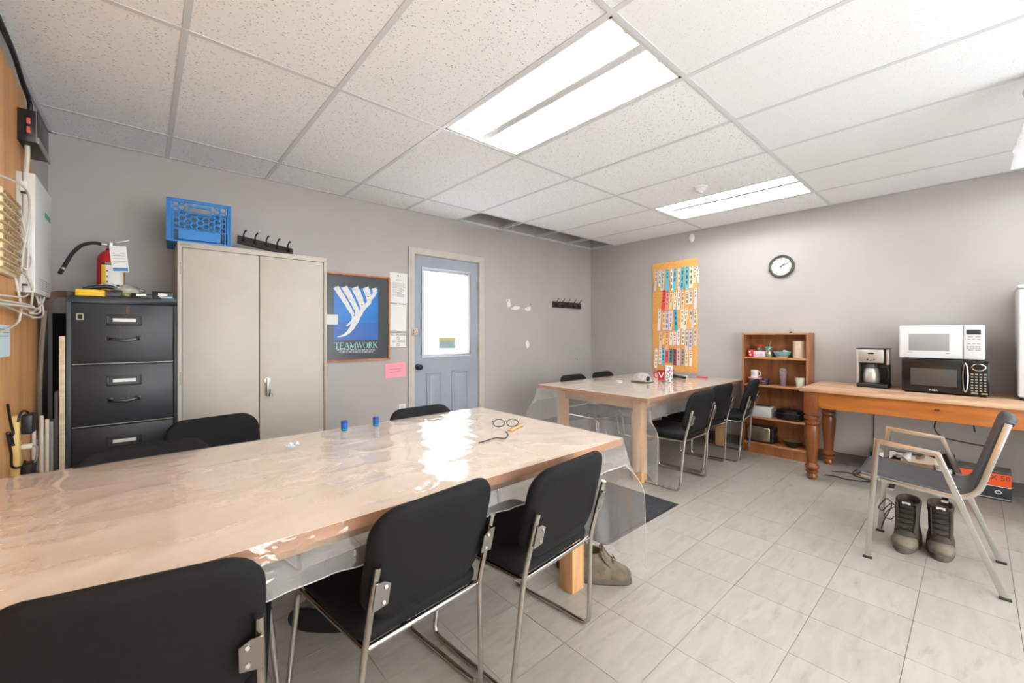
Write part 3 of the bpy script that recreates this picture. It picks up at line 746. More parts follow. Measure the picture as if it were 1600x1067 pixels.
for k in range(4):
    z1 = zt - k * pitch; z0 = z1 - pitch + .012
    d = O('drawer', WB(t).box(FX0 + .022, FX1 - .018, FY - .004, FY + .015, z0, z1), m_file, t, bevel=.004)
    O('bright_edge', WB(t).box(FX0 + .022, FX1 - .018, FY - .0025, FY, z0 - .006, z0 - .002), m_filee, d)
    cx = -.206; zc = z1 - .09
    O('label_holder', ring(WB(t), cx - .072, cx + .072, zc - .03, zc + .03, .009, FY - .010, FY - .003), m_file, d, bevel=.002)
    O('label_card', WB(t).box(cx - .048, cx + .048, FY - .0055, FY - .0035, zc - .009, zc + .009), m_paper, d, smooth=False)
    hz = zc - .105
    pts = [(cx - .062, FY - .004, hz), (cx - .055, FY - .03, hz), (cx, FY - .036, hz - .012), (cx + .055, FY - .03, hz), (cx + .062, FY - .004, hz)]
    O('pull', WB(t).sweep(fillet(pts, .02, 4), [(-.004, -.008), (.004, -.008), (.004, .008), (-.004, .008)], up=(0, 0, 1)), mat('dark_pull', (60, 62, 64), .3, .7), d, bevel=.0015)
    for s in (-1, 1): O('pull_base', WB(t).box(cx + s * .058 - .012, cx + s * .058 + .012, FY - .012, FY - .003, hz - .01, hz + .014), mat('dark_pull', (60, 62, 64), .3, .7), d, bevel=.003)
    for (xa, w_, za, zb) in ((cx + .006, .014, .01, .055), (cx - .02, .006, .12, .2), (cx + .025, .005, .17, .24)) if k == 0 else ((cx + .012, .008, .14, .2),) if k == 1 else ():
        O('rust_streak', WB(t).box(xa, xa + w_, FY - .0046, FY - .0035, z1 - zb, z1 - za), m_rust, d, smooth=False)
p = pY(125, 495, FY); O('torn_sticker', ring(WB(t), p.x - .014, p.x + .014, p.z - .016, p.z + .018, .005, FY - .0052, FY - .004), mat('old_sticker', (196, 186, 160), .8), t, smooth=False)

# ---------------------------------------------------------------- left wall: plywood board and electrical gear
m_ply = wood('plywood_board', (206, 140, 82), (236, 182, 124), (9, 9, .9), .5, 1.6)
b = B(at((XL, 0, 0), WALL_L))
poly = [(-4.2, .25), (-.47, .25), (-.46, 1.95), (-.60, 2.07), (-.80, 2.36), (-4.2, 2.41)]
b.prism(poly, 0.001, .016)
tag(O('backboard', b, m_ply, bevel=.001), 'orange plywood backboard fixed to the left wall', 'board')
xb = XL + .016
# grey plastic enclosure
m_enc = mat('light_grey_plastic', (200, 200, 198), .45)
m_enc2 = mat('pale_enclosure_lid', (216, 217, 216), .4)
t = thing('equipment_enclosure', (xb, -.77, 1.415), 'pale grey plastic equipment enclosure with hinges on the plywood board', 'enclosure')
O('base', WB(t).box(xb, xb + .020, -.985, -.55, 1.42, 1.955), m_enc, t, bevel=.003)
l = WB(t); l.loft([[(x, y, z) for x, y in ((xb + .0215, -.985), (xb + .0585, -.985), (xb + .0585, -.553), (xb + .0215, -.553))] for z in (1.42, 1.955)])
lid = O('lid', l, m_enc2, t, bevel=.004)
for z in (1.89, 1.68, 1.48):
    O('hinge', WB(t).box(xb + .014, xb + .034, -.992, -.983, z - .022, z + .022), mat('hinge_white', (222, 222, 220), .4), t, bevel=.002)
    O('hinge_pin', WB(t).box(xb + .016, xb + .036, -.993, -.984, z - .032, z - .024), m_ink, t)
O('label_strip', WB(t).box(xb + .0583, xb + .0592, -.74, -.58, 1.81, 1.835), mat('green_label', (74, 160, 120), .6), lid, smooth=False)
for k in range(6): O('vent_slot', WB(t).box(xb + .0583, xb + .059, -.90, -.60, 1.445 + k * .009, 1.448 + k * .009), m_greyink, lid, smooth=False)
# black box higher up
t = thing('power_supply', (xb, -.76, 2.1), 'black metal power supply box with red indicator high on the left wall', 'electrical box')
O('case', WB(t).box(xb, xb + .062, -.95, -.66, 2.105, 2.25), mat('black_metal_case', (46, 46, 48), .35, .3), t, bevel=.003)
O('indicator_panel', WB(t).box(xb + .022, xb + .046, -.953, -.949, 2.135, 2.225), m_black, t, bevel=.001)
for z in (2.155, 2.195): O('red_terminal', WB(t).box(xb + .028, xb + .040, -.958, -.952, z - .012, z + .016), mat('terminal_red', (205, 92, 80), .5), t, bevel=.002)
O('bright_edge', WB(t).box(xb + .0555, xb + .058, -.9515, -.949, 2.11, 2.245), m_steel, t)
O('side_bracket', WB(t).box(xb + .06, xb + .066, -.95, -.64, 2.103, 2.13), m_steel, t)
def cable(name, pts, r, m, label, cat='cable', group=None, n=6):
    o = O(name, B().tube(spline(pts, n), r, 7), m); return tag(o, label, cat, group)
m_cblk = mat('black_cable', (24, 24, 25), .5); m_cwht = mat('white_cable', (214, 210, 200), .5); m_cgry = mat('grey_cable', (150, 138, 124), .5)
cable('cable', [(xb + .012, -1.6, 2.43), (xb + .012, -1.15, 2.425), (xb + .014, -.93, 2.37), (xb + .02, -.83, 2.33), (xb + .02, -.80, 2.252)], .009, m_cblk, 'thick black cable running down to the black power supply box')
cable('cable', [(xb + .02, -.88, 2.11), (xb + .02, -.875, 2.05), (xb + .012, -.86, 1.957)], .009, m_cwht, 'short white cable between black power box and grey enclosure')
cable('cable', [(XL + .05, -.50, 1.41), (XL + .03, -.45, 1.2), (XL + .02, -.44, .9), (XL + .02, -.43, .3)], .011, m_cgry, 'long grey cable hanging down beside the plywood board edge')
# punch-down block with its wires
m_block = mat('cream_terminal_plastic', (226, 208, 168), .55)
t = thing('terminal_block', (xb, -1.25, 1.5), 'cream telephone terminal block crowded with white wires at left edge', 'terminal block')
O('base', WB(t).box(xb, xb + .02, -1.42, -1.085, 1.47, 1.79), m_block, t, bevel=.002)
for k in range(9):
    z = 1.485 + k * .034
    rw = O('clip_row', WB(t).box(xb + .02, xb + .032, -1.41, -1.095, z, z + .022), m_block, t, bevel=.002)
    for q in range(7): O('clip', WB(t).box(xb + .03, xb + .036, -1.395 + q * .043, -1.37 + q * .043, z + .004, z + .017), mat('clip_metal', (150, 120, 80), .5), rw, smooth=False)
rnd = random.Random(4)
wl = ['looping white wire over top of the terminal block', 'thin white wire curling across the side of the grey enclosure', 'white wire bundle strand drooping below the grey enclosure',
      'second drooping strand of white wire below the grey enclosure', 'third drooping strand of white wire below the grey enclosure', 'pale wire hanging below the terminal block', 'white wire running down along the hinge side of the enclosure',
      'fourth strand of white wire twisting below the enclosure', 'white wire reaching from terminal block to enclosure base']
wp = [[(xb + .03, -1.5, 1.80), (xb + .06, -1.2, 1.83), (xb + .05, -1.06, 1.74), (xb + .03, -1.03, 1.6), (xb + .02, -1.03, 1.44)],
      [(xb + .03, -1.06, 1.65), (xb + .04, -1.0, 1.60), (xb + .05, -.995, 1.56), (xb + .04, -1.0, 1.52), (xb + .02, -1.04, 1.53)],
      [(xb + .03, -2.2, 1.36), (xb + .04, -1.1, 1.345), (xb + .04, -.95, 1.33), (xb + .045, -.8, 1.36), (xb + .04, -.7, 1.42)],
      [(xb + .03, -2.2, 1.34), (xb + .05, -1.1, 1.36), (xb + .05, -.92, 1.345), (xb + .05, -.76, 1.38), (xb + .05, -.68, 1.42)],
      [(xb + .03, -2.2, 1.38), (xb + .03, -1.05, 1.325), (xb + .045, -.9, 1.31), (xb + .05, -.72, 1.33), (xb + .03, -.62, 1.42)],
      [(xb + .02, -1.12, 1.47), (xb + .03, -1.1, 1.38), (xb + .03, -1.09, 1.32), (xb + .02, -1.2, 1.26), (xb + .02, -2.2, 1.15)],
      [(xb + .03, -1.07, 1.74), (xb + .04, -1.01, 1.62), (xb + .035, -1.0, 1.5), (xb + .03, -1.0, 1.40), (xb + .03, -2.0, 1.36)],
      [(xb + .03, -2.0, 1.33), (xb + .06, -1.0, 1.35), (xb + .03, -.9, 1.33), (xb + .05, -.8, 1.34), (xb + .03, -.74, 1.42)],
      [(xb + .03, -1.15, 1.5), (xb + .04, -1.05, 1.49), (xb + .05, -.99, 1.44), (xb + .04, -.94, 1.36), (xb + .03, -.9, 1.34)]]
for p_, l_ in zip(wp, wl): cable('wire', p_, .0042, m_cwht, l_, 'wire', 'white wires on the plywood board')
# note paper
p1 = pX(15, 508, xb); p2 = pX(15, 556, xb)
o = O('note_paper', B().box(xb, xb + .0015, -1.40, p1.y, p2.z, p1.z), mat('pale_blue_paper', (206, 222, 228), .8), smooth=False); tag(o, 'pale blue paper pinned to the plywood board at the left edge', 'paper')
for k in range(3): O('print_line', B().box(xb + .0012, xb + .0019, -1.38, p1.y - .012, p1.z - .016 - k * .014, p1.z - .019 - k * .014), m_greyink, o, smooth=False)
# power strip and adapters
m_ystrip = mat('yellowed_strip', (226, 192, 118), .45)
t = thing('power_strip', (xb, -1.06, .60), 'yellowed vertical power strip on the plywood board', 'power strip')
O('housing', WB(t).box(xb, xb + .026, -1.09, -1.03, .55, .885), m_ystrip, t, bevel=.004)
for k in range(5): O('socket', WB(t).box(xb + .025, xb + .0275, -1.075, -1.045, .60 + k * .058, .63 + k * .058), mat('socket_tan', (200, 166, 100), .5), t, bevel=.001)
for k, (z, lab) in enumerate(((.80, 'upper black plug-in power adapter on the power strip'), (.585, 'lower black plug-in power adapter on the power strip'))):
    a = thing('power_adapter', (xb + .028, -1.04, z), lab, 'adapter', group='black adapters in the power strip')
    O('body', WB(a).box(xb + .0285, xb + .064, -1.075, -.99, z, z + .085), m_black, a, bevel=.008, seg=3)
    O('prong_plate', WB(a).box(xb + .0265, xb + .0285, -1.065, -1.01, z + .02, z + .06), m_blackm, a)
o = thing('plug', (xb + .028, -1.05, .74), 'small pale plug with grey cord in the power strip', 'plug')
O('plug_body', WB(o).box(xb + .0265, xb + .06, -1.065, -1.035, .735, .755), m_cwht, o, bevel=.004)
O('cord', WB(o).tube(spline([(xb + .06, -1.05, .745), (xb + .072, -1.045, .73), (xb + .066, -1.04, .68), (xb + .05, -1.03, .64)], 6), .004, 7), m_cgry, o)
cable('tangled_cable', [(xb + .012, -1.2, .95), (xb + .012, -1.15, .87), (xb + .016, -1.13, .82), (xb + .012, -1.17, .80), (xb + .016, -1.13, .77), (xb + .012, -1.15, .82), (xb + .012, -1.2, .83), (xb + .012, -1.14, .74), (xb + .014, -1.13, .68), (xb + .033, -1.07, .665), (xb + .036, -1.04, .68)], .0045, m_cblk, 'tangled black cord beside the yellowed power strip')
cable('black_cable', [(xb + .025, -1.10, .86), (xb + .03, -1.09, .895), (xb + .035, -1.05, .90), (xb + .045, -1.03, .885), (xb + .05, -1.03, .86)], .004, m_cblk, 'black cord arching over the top of the power strip')
tag(O('gap_shade_sheet', B().box(XL + .024, -.461, -.05, -.035, 0, 1.36), mat('gap_shade_sheet', (20, 19, 19), .9)), 'black sheet standing in for deep shade in the gap between plywood wall and filing cabinet', 'board')  # black surface in place of the deep shade between board and cabinet
# sheets leaning beside the filing cabinet
m_plye = wood('pale_plywood_edge', (198, 178, 150), (226, 208, 182), (3, 3, 14), .6, 3)
tag(O('plywood_sheet', B().box(-.458, -.437, -.60, -.02, 0.0, 1.222), m_plye, bevel=.001), 'pale plywood sheet standing against the filing cabinet side', 'board')
tag(O('brown_board', B().box(-.474, -.462, -.60, -.08, 0, .93), mat('dark_brown_panel', (70, 60, 54), .6, var=.2)), 'narrow dark panel standing next to the pale plywood sheet', 'board')
tag(O('grey_board', B().box(-.487, -.477, -.62, -.1, 0, .78), mat('grey_panel', (150, 146, 140), .6)), 'low grey panel standing beside the dark panel', 'board')
b = WB(thing('x', (0, 0, 0), 'x', 'x')) if False else B()
b.box(-.545, -.498, -.63, -.47, 0, .70)
o = O('wrapped_posters', b, mat('brown_poster_rolls', (120, 92, 74), .7, c2=(190, 184, 178), vscale=30), bevel=.004); tag(o, 'brown stack of boards wrapped in clear plastic beside the plywood wall', 'boards')
def crum(u, v):
    q = noise.noise(Vector((u * 5, v * 7, 3))) * .012
    return (-.546 + u * .05, -.638 + q, .45 + v * .30 + .02 * noise.noise(Vector((u * 6, 1, 1))))
O('plastic_wrap', B().grid(16, 24, crum), clear('crumpled_wrap', (.96, .96, .97), .12, .2, .1, bump=.6, bscale=60, bdist=.01), o, ang=180)
for k, (x, z) in enumerate(((-.548, .80), (-.522, .82), (-.503, .80))):
    o = O('roll_end', B().cyl((x + .010, -.662, .0), (x + .010, -.655, z), .008, n=10), mat('paper_roll', (214, 204, 190), .7)); tag(o, ['leftmost', 'middle', 'rightmost'][k] + ' thin paper roll sticking up behind the plastic wrapped boards', 'paper roll', 'paper rolls by the filing cabinet')

# ---------------------------------------------------------------- things on the cabinets
m_blue = mat('crate_blue', (34, 128, 205), .42)
def crate(loc, rz):
    t = thing('milk_crate', loc, 'blue plastic milk crate on top of the beige cabinet', 'crate', rz)
    W, H = .33, .275
    def panel(b):
        th = .006
        b.box(-W / 2, W / 2, -th, 0, 0, .012); b.box(-W / 2, W / 2, -th, 0, H - .02, H)
        b.box(-W / 2, -W / 2 + .02, -th, 0, 0, H); b.box(W / 2 - .02, W / 2, -th, 0, 0, H)
        b.box(-.11, .11, -th * .7, 0, .02, .085)
        for z in (.0, .085, H - .02, H - .004): b.box(-W / 2 - .002, W / 2 + .002, -th - .005, -th + .002, z, z + .004)
        for x in (-W / 2, -W / 2 + .012, -W / 2 + .026, W / 2 - .03, W / 2 - .016, W / 2 - .004): b.box(x, x + .004, -th - .005, -th + .002, 0, H)
        # handle
        b.box(-.062, .062, -th - .004, 0, H - .045, H - .03); b.box(-.062, .062, -th - .004, 0, H - .088, H - .08); b.box(-.062, -.054, -th - .004, 0, H - .085, H - .03); b.box(.054, .062, -th - .004, 0, H - .085, H - .03)
        rr = .0205; dx = rr * 1.5; dz = rr * math.sqrt(3)
        for i in range(-5, 6):
            for j in range(0, 8):
                x = i * dx; z = .098 + j * dz + (dz / 2 if i % 2 else 0)
                if z > H - .012 or abs(x) > W / 2 - .02: continue
                if abs(x) < .066 and z > H - .098: continue
                o_ = [(x + rr * math.cos(R(60 * k)), z + rr * math.sin(R(60 * k))) for k in range(6)]
                i_ = [(x + rr * .72 * math.cos(R(60 * k)), z + rr * .72 * math.sin(R(60 * k))) for k in range(6)]
                vs = [(a, -th - .003, c) for a, c in o_] + [(a, -th - .001, c) for a, c in i_] + [(a, 0, c) for a, c in o_] + [(a, 0, c) for a, c in i_]
                fs = []
                for k in range(6):
                    n_ = (k + 1) % 6; fs += [(k, n_, 6 + n_, 6 + k), (12 + k, 18 + k, 18 + n_, 12 + n_), (6 + k, 6 + n_, 18 + n_, 18 + k)]
                b.add(vs, fs)
        for sx in (-1, 1):
            for j in range(3): b.add([(sx * (.118 + .012 * k), -th - .002, .025 + j * .022 + (.01 if k == 1 else 0)) for k in range(3)] + [(sx * .13, -th - .002, .02 + j * .022 + .02)], [(0, 1, 2, 3)])
    for k in range(4):
        b = B(Matrix.Rotation(R(90 * k), 4, 'Z') @ Matrix.Translation((0, -W / 2 + .006, 0))); panel(b); O('side_panel', b, m_blue, t, smooth=False)
    b = B(); b.box(-W / 2 + .004, W / 2 - .004, -W / 2 + .004, W / 2 - .004, .0, .006)
    O('bottom', b, m_blue, t)
    b = B()
    for sx in (-1, 1):
        for sy in (-1, 1): b.box(sx * (W / 2 - .02), sx * (W / 2 - .002), sy * (W / 2 - .02), sy * (W / 2 - .002), 0, H)
    O('corner_posts', b, m_blue, t, bevel=.003)
    return t
crate((.158, -.262, KZ), R(-3))
# spare coat rack lying on the cabinet
m_rackw = mat('dark_rack_wood', (52, 46, 42), .5, var=.2, vscale=20)
m_hook = mat('black_hook_metal', (48, 47, 46), .35, .7)
def coat_rack(name, M, L, label, parent_loc, curl=False):
    t = thing(name, parent_loc, label, 'coat rack')
    b = B(M); b.box(-L / 2, L / 2, -.042, .042, 0, .016); O('backplate', b, m_rackw, t, bevel=.003)
    for k in range(5):
        x = -L / 2 + L * (k + .5) / 5
        pts = [(x, -.03, .017), (x, -.036, .03), (x, -.024, .055), (x, -.004, .048), (x, 0, .017), (x + .0, .01, .02), (x + .008, .05, .035), (x + .014, .085, .062)]
        if curl: pts = [(x, .02, .017), (x, -.02, .022), (x, -.052, .022), (x - .004, -.068, .036), (x - .006, -.064, .056), (x - .006, -.046, .064)]
        b = B(M); b.tube(spline(pts, 5), .0055 if curl else .0045, 7); h_ = O('hook', b, m_hook, t)
        O('hook_plate', B(M).box(x - .013, x + .013, -.03, .022, .016, .02), m_hook, h_, bevel=.002)
    return t
Mr = Matrix.Translation((.15, 0, .055)) @ Matrix.Rotation(R(8), 4, 'Y') @ Matrix.Rotation(R(48), 4, 'X') @ Matrix.Rotation(R(180), 4, 'Z')
rk = coat_rack('coat_rack', Matrix.Translation((-.15, 0, 0)) @ Mr, .36, 'spare dark coat rack with hooks lying on the beige cabinet', (.52, -.33, KZ), True)
rk.location = (.545, -.33, KZ - .006)
a, c = pY(860, 478), pY(909, 478)
coat_rack('coat_rack', Matrix.Translation((0, 0, 0)) @ WALL_A, .60, 'black rack of five coat hooks mounted on the far wall', ((a.x + c.x) / 2, 0, 1.63))

# fire extinguisher
m_red = mat('extinguisher_red', (190, 26, 34), .28, coat=.4)
ex = thing('fire_extinguisher', (-.275, -.30, FZ), 'red fire extinguisher with hose and tag on the filing cabinet', 'fire extinguisher')
b = B(); b.lathe([(0, 0), (.055, 0), (.06, .012), (.062, .03), (.062, .235), (.058, .26), (.042, .285), (.022, .297), (.02, .31), (.0, .311)], 32); O('cylinder', b, m_red, ex)
def wrapband(z0, z1, a0, a1, r, m, nm, par):
    b = B(); n = 14
    b.grid(n, 1, lambda u, v: (r * math.cos(R(a0 + (a1 - a0) * u)), r * math.sin(R(a0 + (a1 - a0) * u)), z0 + (z1 - z0) * v)); return O(nm, b, m, par)
lb = wrapband(.055, .205, -128, -20, .0625, mat('label_yellow', (238, 200, 44), .5), 'yellow_label', ex)
wrapband(.065, .205, -108, -28, .0628, m_paper, 'white_label', ex); wrapband(.205, .222, -128, -20, .0629, m_ink, 'dark_band', ex)
mi = Matrix.Rotation(R(-72 + 90), 4, 'Z') @ Matrix.Translation((0, -.0635, .2135)) @ WALL_A
text('lettering', 'INSTRUCTIONS', .0125, mi, m_paper, ex)
for k in range(3): wrapband(.10 + k * .032, .11 + k * .032, -106, -98, .0632, mat('label_red_mark', (196, 60, 60), .5), 'red_mark', ex)
wrapband(.078, .09, -95, -75, .0632, m_ink, 'pictogram', ex); wrapband(.078, .09, -66, -50, .0632, m_ink, 'pictogram', ex); wrapband(.078, .09, -42, -32, .0632, m_ink, 'pictogram', ex)
m_valve = mat('valve_metal', (206, 206, 204), .3, .9)
O('valve', B().cyl((0, 0, .305), (0, 0, .345), .017, n=14).cyl((-.04, 0, .333), (.012, 0, .333), .010, n=12), m_valve, ex)
O('squeeze_lever', B().sweep([(-.01, 0, .35), (.03, 0, .352), (.085, -.01, .372)], [(-.009, -.002), (.009, -.002), (.009, .003), (-.009, .003)], up=(0, 0, 1)), m_valve, ex, bevel=.001)
O('carry_handle', B().sweep([(-.01, 0, .338), (.04, -.002, .336), (.08, -.012, .345)], [(-.008, -.002), (.008, -.002), (.008, .002), (-.008, .002)], up=(0, 0, 1)), m_valve, ex)
O('pull_pin', B().tube([(.028 + .012 * math.cos(a_ / 10 * 2 * math.pi), -.014, .36 + .012 * math.sin(a_ / 10 * 2 * math.pi)) for a_ in range(10)], .0014, 5, closed=True), m_steel, ex)
hose = spline([(-.04, 0, .333), (-.075, -.01, .334), (-.12, -.03, .310), (-.155, -.06, .255), (-.18, -.09, .185), (-.2, -.11, .13)], 6)
O('hose', B().tube(hose, .0095, 10), m_blackm, ex)
O('hose_band', B().tube([hose[-5], hose[-4]], .0112, 10), m_valve, ex)
tg = O('inspection_tag', B(Matrix.Translation((.032, -.068, .30)) @ Matrix.Rotation(R(7), 4, 'Z') @ Matrix.Rotation(R(-5), 4, 'Y')).box(-.035, .04, -.001, .0, -.135, .022), m_paper, ex, smooth=False)
O('tag_band', B(Matrix.Translation((.032, -.0685, .30)) @ Matrix.Rotation(R(7), 4, 'Z') @ Matrix.Rotation(R(-5), 4, 'Y')).box(-.03, .036, -.0015, .0, -.128, -.108), mat('tag_blue', (58, 124, 184), .6), tg, smooth=False)
for k in range(5): O('print_line', B(Matrix.Translation((.032, -.0686, .30)) @ Matrix.Rotation(R(7), 4, 'Z') @ Matrix.Rotation(R(-5), 4, 'Y')).box(-.026, .03, -.0012, .0, -.02 - k * .016, -.0225 - k * .016), m_greyink, tg, smooth=False)
O('tag_tie', B().tube(spline([(.02, -.01, .335), (.036, -.045, .33), (.034, -.067, .312)], 4), .0012, 5), m_cwht, ex)

def fz(x, y, yy): return pY(x, y, yy)
t = thing('yellow_case', (-.345, -.525, FZ), 'flat bright yellow plastic case on the filing cabinet', 'case')
O('shell', B().box(-.057, .057, -.05, .05, 0, .038), mat('case_yellow', (246, 196, 22), .4), t, bevel=.005); O('seam', B().box(-.0575, .0575, -.0505, .0505, .018, .0195), mat('seam_olive', (170, 134, 20), .6), t)
t = thing('staple_tool', (-.30, -.46, FZ), 'black and grey hand tool lying behind the yellow case', 'tool')
O('handle', B().sweep(spline([(-.08, 0, .045), (-.03, 0, .062), (.03, 0, .066), (.08, .01, .05)], 5), rrect(.026, .02, .006, 3), up=(0, 0, 1)), m_black, t)
O('lever', B().sweep(spline([(-.02, -.004, .07), (.02, -.004, .083), (.07, 0, .06)], 5), rrect(.014, .008, .003, 3), up=(0, 0, 1)), m_steel, t)
O('body', B().box(-.085, .08, -.012, .016, 0, .045), m_black, t, bevel=.006)
t = thing('plastic_bag', (-.2, -.43, FZ), 'crumpled clear plastic bag of yellowish parts in front of the extinguisher', 'bag')
def bag(u, v):
    a_ = 2 * math.pi * u; rr = .055 * math.sin(math.pi * (0.12 + .82 * v)) * (1 + .45 * noise.noise(Vector((math.cos(a_) * 1.8, math.sin(a_) * 1.8, v * 4))))
    return (rr * 1.25 * math.cos(a_), rr * .7 * math.sin(a_), .012 + .075 * v + .006 * noise.noise(Vector((u * 9, v * 9, 2))))
O('bag', B().grid(28, 12, bag), clear('bag_film', (.96, .95, .92), .10, .35, .12, bump=.5, bscale=80, bdist=.01), t, ang=180)
O('contents', B().ell((0, 0, .036), .045, .028, .026, 14, 8), mat('yellowish_parts', (226, 212, 150), .7, var=.15, vscale=60), t)
O('tray', B().box(-.07, .105, -.05, .03, 0, .012), m_black, t, bevel=.003)
for nm, x, lab, tall in (('label_tray', -.135, 'low black tray with a white label, middle of the filing cabinet top', .028), ('label_tray', -.04, 'black box with a white label at right end of the filing cabinet top', .045)):
    t = thing(nm, (x, -.53, FZ), lab, 'box')
    O('tray', B().box(-.045, .045, -.045, .06, .0, tall), m_black, t, bevel=.004); O('card', B().box(-.022, .02, -.0465, -.0455, tall * .45, tall * .45 + .014), m_paper, t, smooth=False)
    O('rim', ring(B(), -.047, .047, tall - .004, tall, .001, -.047, .062), m_blackm, t, smooth=False)
t = thing('blue_pad', (-.02, -.575, FZ), 'small blue pad lying at the front right of the filing cabinet top', 'pad')
O('pad', B().box(-.03, .035, -.02, .02, .0, .010), mat('pad_blue', (70, 116, 150), .6), t, bevel=.002); O('sheet', B().box(-.036, .02, -.018, .024, .0102, .014), m_paper, t)
b = B(); b.sweep(spline([(FX0 + .03, -.52, FZ + .006), (FX0 - .005, -.52, FZ + .008), (FX0 - .04, -.56, FZ + .002), (FX0 - .066, -.585, FZ - .03), (FX0 - .07, -.59, FZ - .085)], 6), [(-.018, -.006), (.018, -.006), (.018, .006), (-.018, .006)], up=(0, 1, 0), scale=None)
tag(O('leather_strap', b, mat('brown_leather', (84, 54, 36), .5, var=.2)), 'curled brown leather strap hanging off the filing cabinet corner', 'strap')

# ---------------------------------------------------------------- far wall: poster, papers, sign
PX0, PX1, PZ0, PZ1 = 1.045, 1.656, .985, 1.778
t = thing('poster', ((PX0 + PX1) / 2, 0, PZ0), 'framed blue teamwork poster with white smoke trails beside the cabinet', 'poster')
m_pframe = wood('poster_frame_wood', (172, 92, 58), (204, 126, 86), (2, 2, 2), .35, 6)
O('frame', ring(WB(t), PX0, PX1, PZ0, PZ1, .016, -.03, -.001), m_pframe, t, bevel=.003)
O('mount', WB(t).box(PX0 + .01, PX1 - .01, -.016, -.004, PZ0 + .01, PZ1 - .01), mat('poster_charcoal', (62, 66, 70), .25), t, smooth=False)
cr = lambda x, y: pY(505 + x / 5.926, 420 + y / 5.926, -.017)
q0, q1 = cr(97, 155), cr(508, 660)
PXa, PXb, PZa, PZb = q0.x, q1.x, q1.z + .004, q0.z - .004
pic = O('picture', WB(t).box(PXa, PXb, -.0172, -.015, PZa, PZb), mat('poster_blue', (20, 104, 186), .3, c2=(10, 126, 205), vscale=3), t, smooth=False)
O('sea', WB(t).box(PXa, PXb, -.0175, -.016, PZa, PZa + (PZb - PZa) * .33), mat('poster_sea', (44, 98, 178), .3), pic, smooth=False)
m_smoke = mat('smoke_white', (236, 230, 222), .4, c2=(206, 208, 216), vscale=40)
for k, (pl, w0, w1) in enumerate((([(115, 165), (190, 280), (250, 380), (275, 430), (270, 480), (215, 530)], 52, 14), ([(190, 160), (255, 270), (310, 385), (305, 450), (265, 520)], 58, 22), ([(290, 170), (335, 265), (362, 355), (335, 430), (285, 520)], 66, 28),
                     ([(392, 172), (418, 245), (425, 305), (385, 355), (340, 420)], 60, 24), ([(472, 178), (475, 225), (450, 268), (425, 310)], 44, 18), ([(310, 460), (262, 550), (200, 610), (130, 630)], 58, 5))):
    sp = spline([Vector((a_, c_, 0)) for a_, c_ in pl], 6); n_ = len(sp); vs = []
    for i, p in enumerate(sp):
        d = (sp[min(i + 1, n_ - 1)] - sp[max(i - 1, 0)]).normalized(); nn = Vector((-d.y, d.x, 0)); wd = (w0 + (w1 - w0) * i / (n_ - 1)) / 2
        for s in (-1, 1):
            wob = 1 + .10 * math.sin(i * 1.9 + k + s); q = cr(p.x + nn.x * wd * s * wob, max(p.y + nn.y * wd * s * wob, 158)); vs.append((q.x, -.0181 - .00008 * k, q.z))
    O('smoke_trail', WB(t).add(vs, [(2 * i, 2 * i + 1, 2 * i + 3, 2 * i + 2) for i in range(n_ - 1)]), m_smoke, pic, smooth=False)
for (a_, c_) in ((288, 430), (358, 332), (415, 258)):
    q = cr(a_, c_); O('jet', WB(t).box(q.x - .006, q.x + .006, -.0192, -.0188, q.z - .004, q.z + .005), m_ink, pic, smooth=False)
# serif lettering from bars
m_pl = mat('poster_lettering', (150, 204, 206), .4)
GL = {'T': ([((0, 1), (.62, 1), .05), ((.31, 0), (.31, 1), .13)], [(.31, 0, .3), (.02, .9, .06), (.6, .9, .06)], .66), 'E': ([((.13, 0), (.13, 1), .13), ((.08, 1), (.55, 1), .05), ((.08, .52), (.44, .52), .05), ((.08, 0), (.58, 0), .05)], [(.54, .9, .06), (.57, .1, .06)], .64),
      'A': ([((.05, 0), (.34, 1), .05), ((.36, 1), (.64, 0), .13), ((.16, .34), (.54, .34), .05)], [(.06, 0, .2), (.64, 0, .24)], .72), 'M': ([((.1, 0), (.12, 1), .05), ((.13, 1), (.44, .05), .13), ((.44, .05), (.76, 1), .05), ((.78, 0), (.77, 1), .13)], [(.1, 0, .2), (.78, 0, .26)], .92),
      'W': ([((.06, 1), (.28, .03), .13), ((.28, .03), (.47, .95), .05), ((.46, .95), (.68, .03), .13), ((.68, .03), (.9, 1), .05)], [(.06, 1, .22), (.9, 1, .2), (.46, 1, .2)], .95), 'O': (None, [], .74),
      'R': ([((.13, 0), (.13, 1), .13), ((.1, 1), (.38, 1), .05), ((.38, 1), (.5, .78), .12), ((.5, .78), (.38, .52), .1), ((.1, .52), (.38, .52), .05), ((.34, .52), (.62, 0), .13)], [(.13, 0, .26), (.64, 0, .14)], .68), 'K': ([((.13, 0), (.13, 1), .13), ((.58, 1), (.16, .45), .05), ((.28, .58), (.62, 0), .13)], [(.13, 0, .26), (.13, 1, .26), (.58, 1, .2), (.64, 0, .2)], .68)}
word = 'TEAMWORK'; tw = sum(GL[c_][2] for c_ in word); l0, l1 = cr(103, 735), cr(503, 732); hgt = cr(300, 682).z - cr(300, 735).z; ux = (l1.x - l0.x) / tw; px = l0.x; zb = cr(300, 735).z
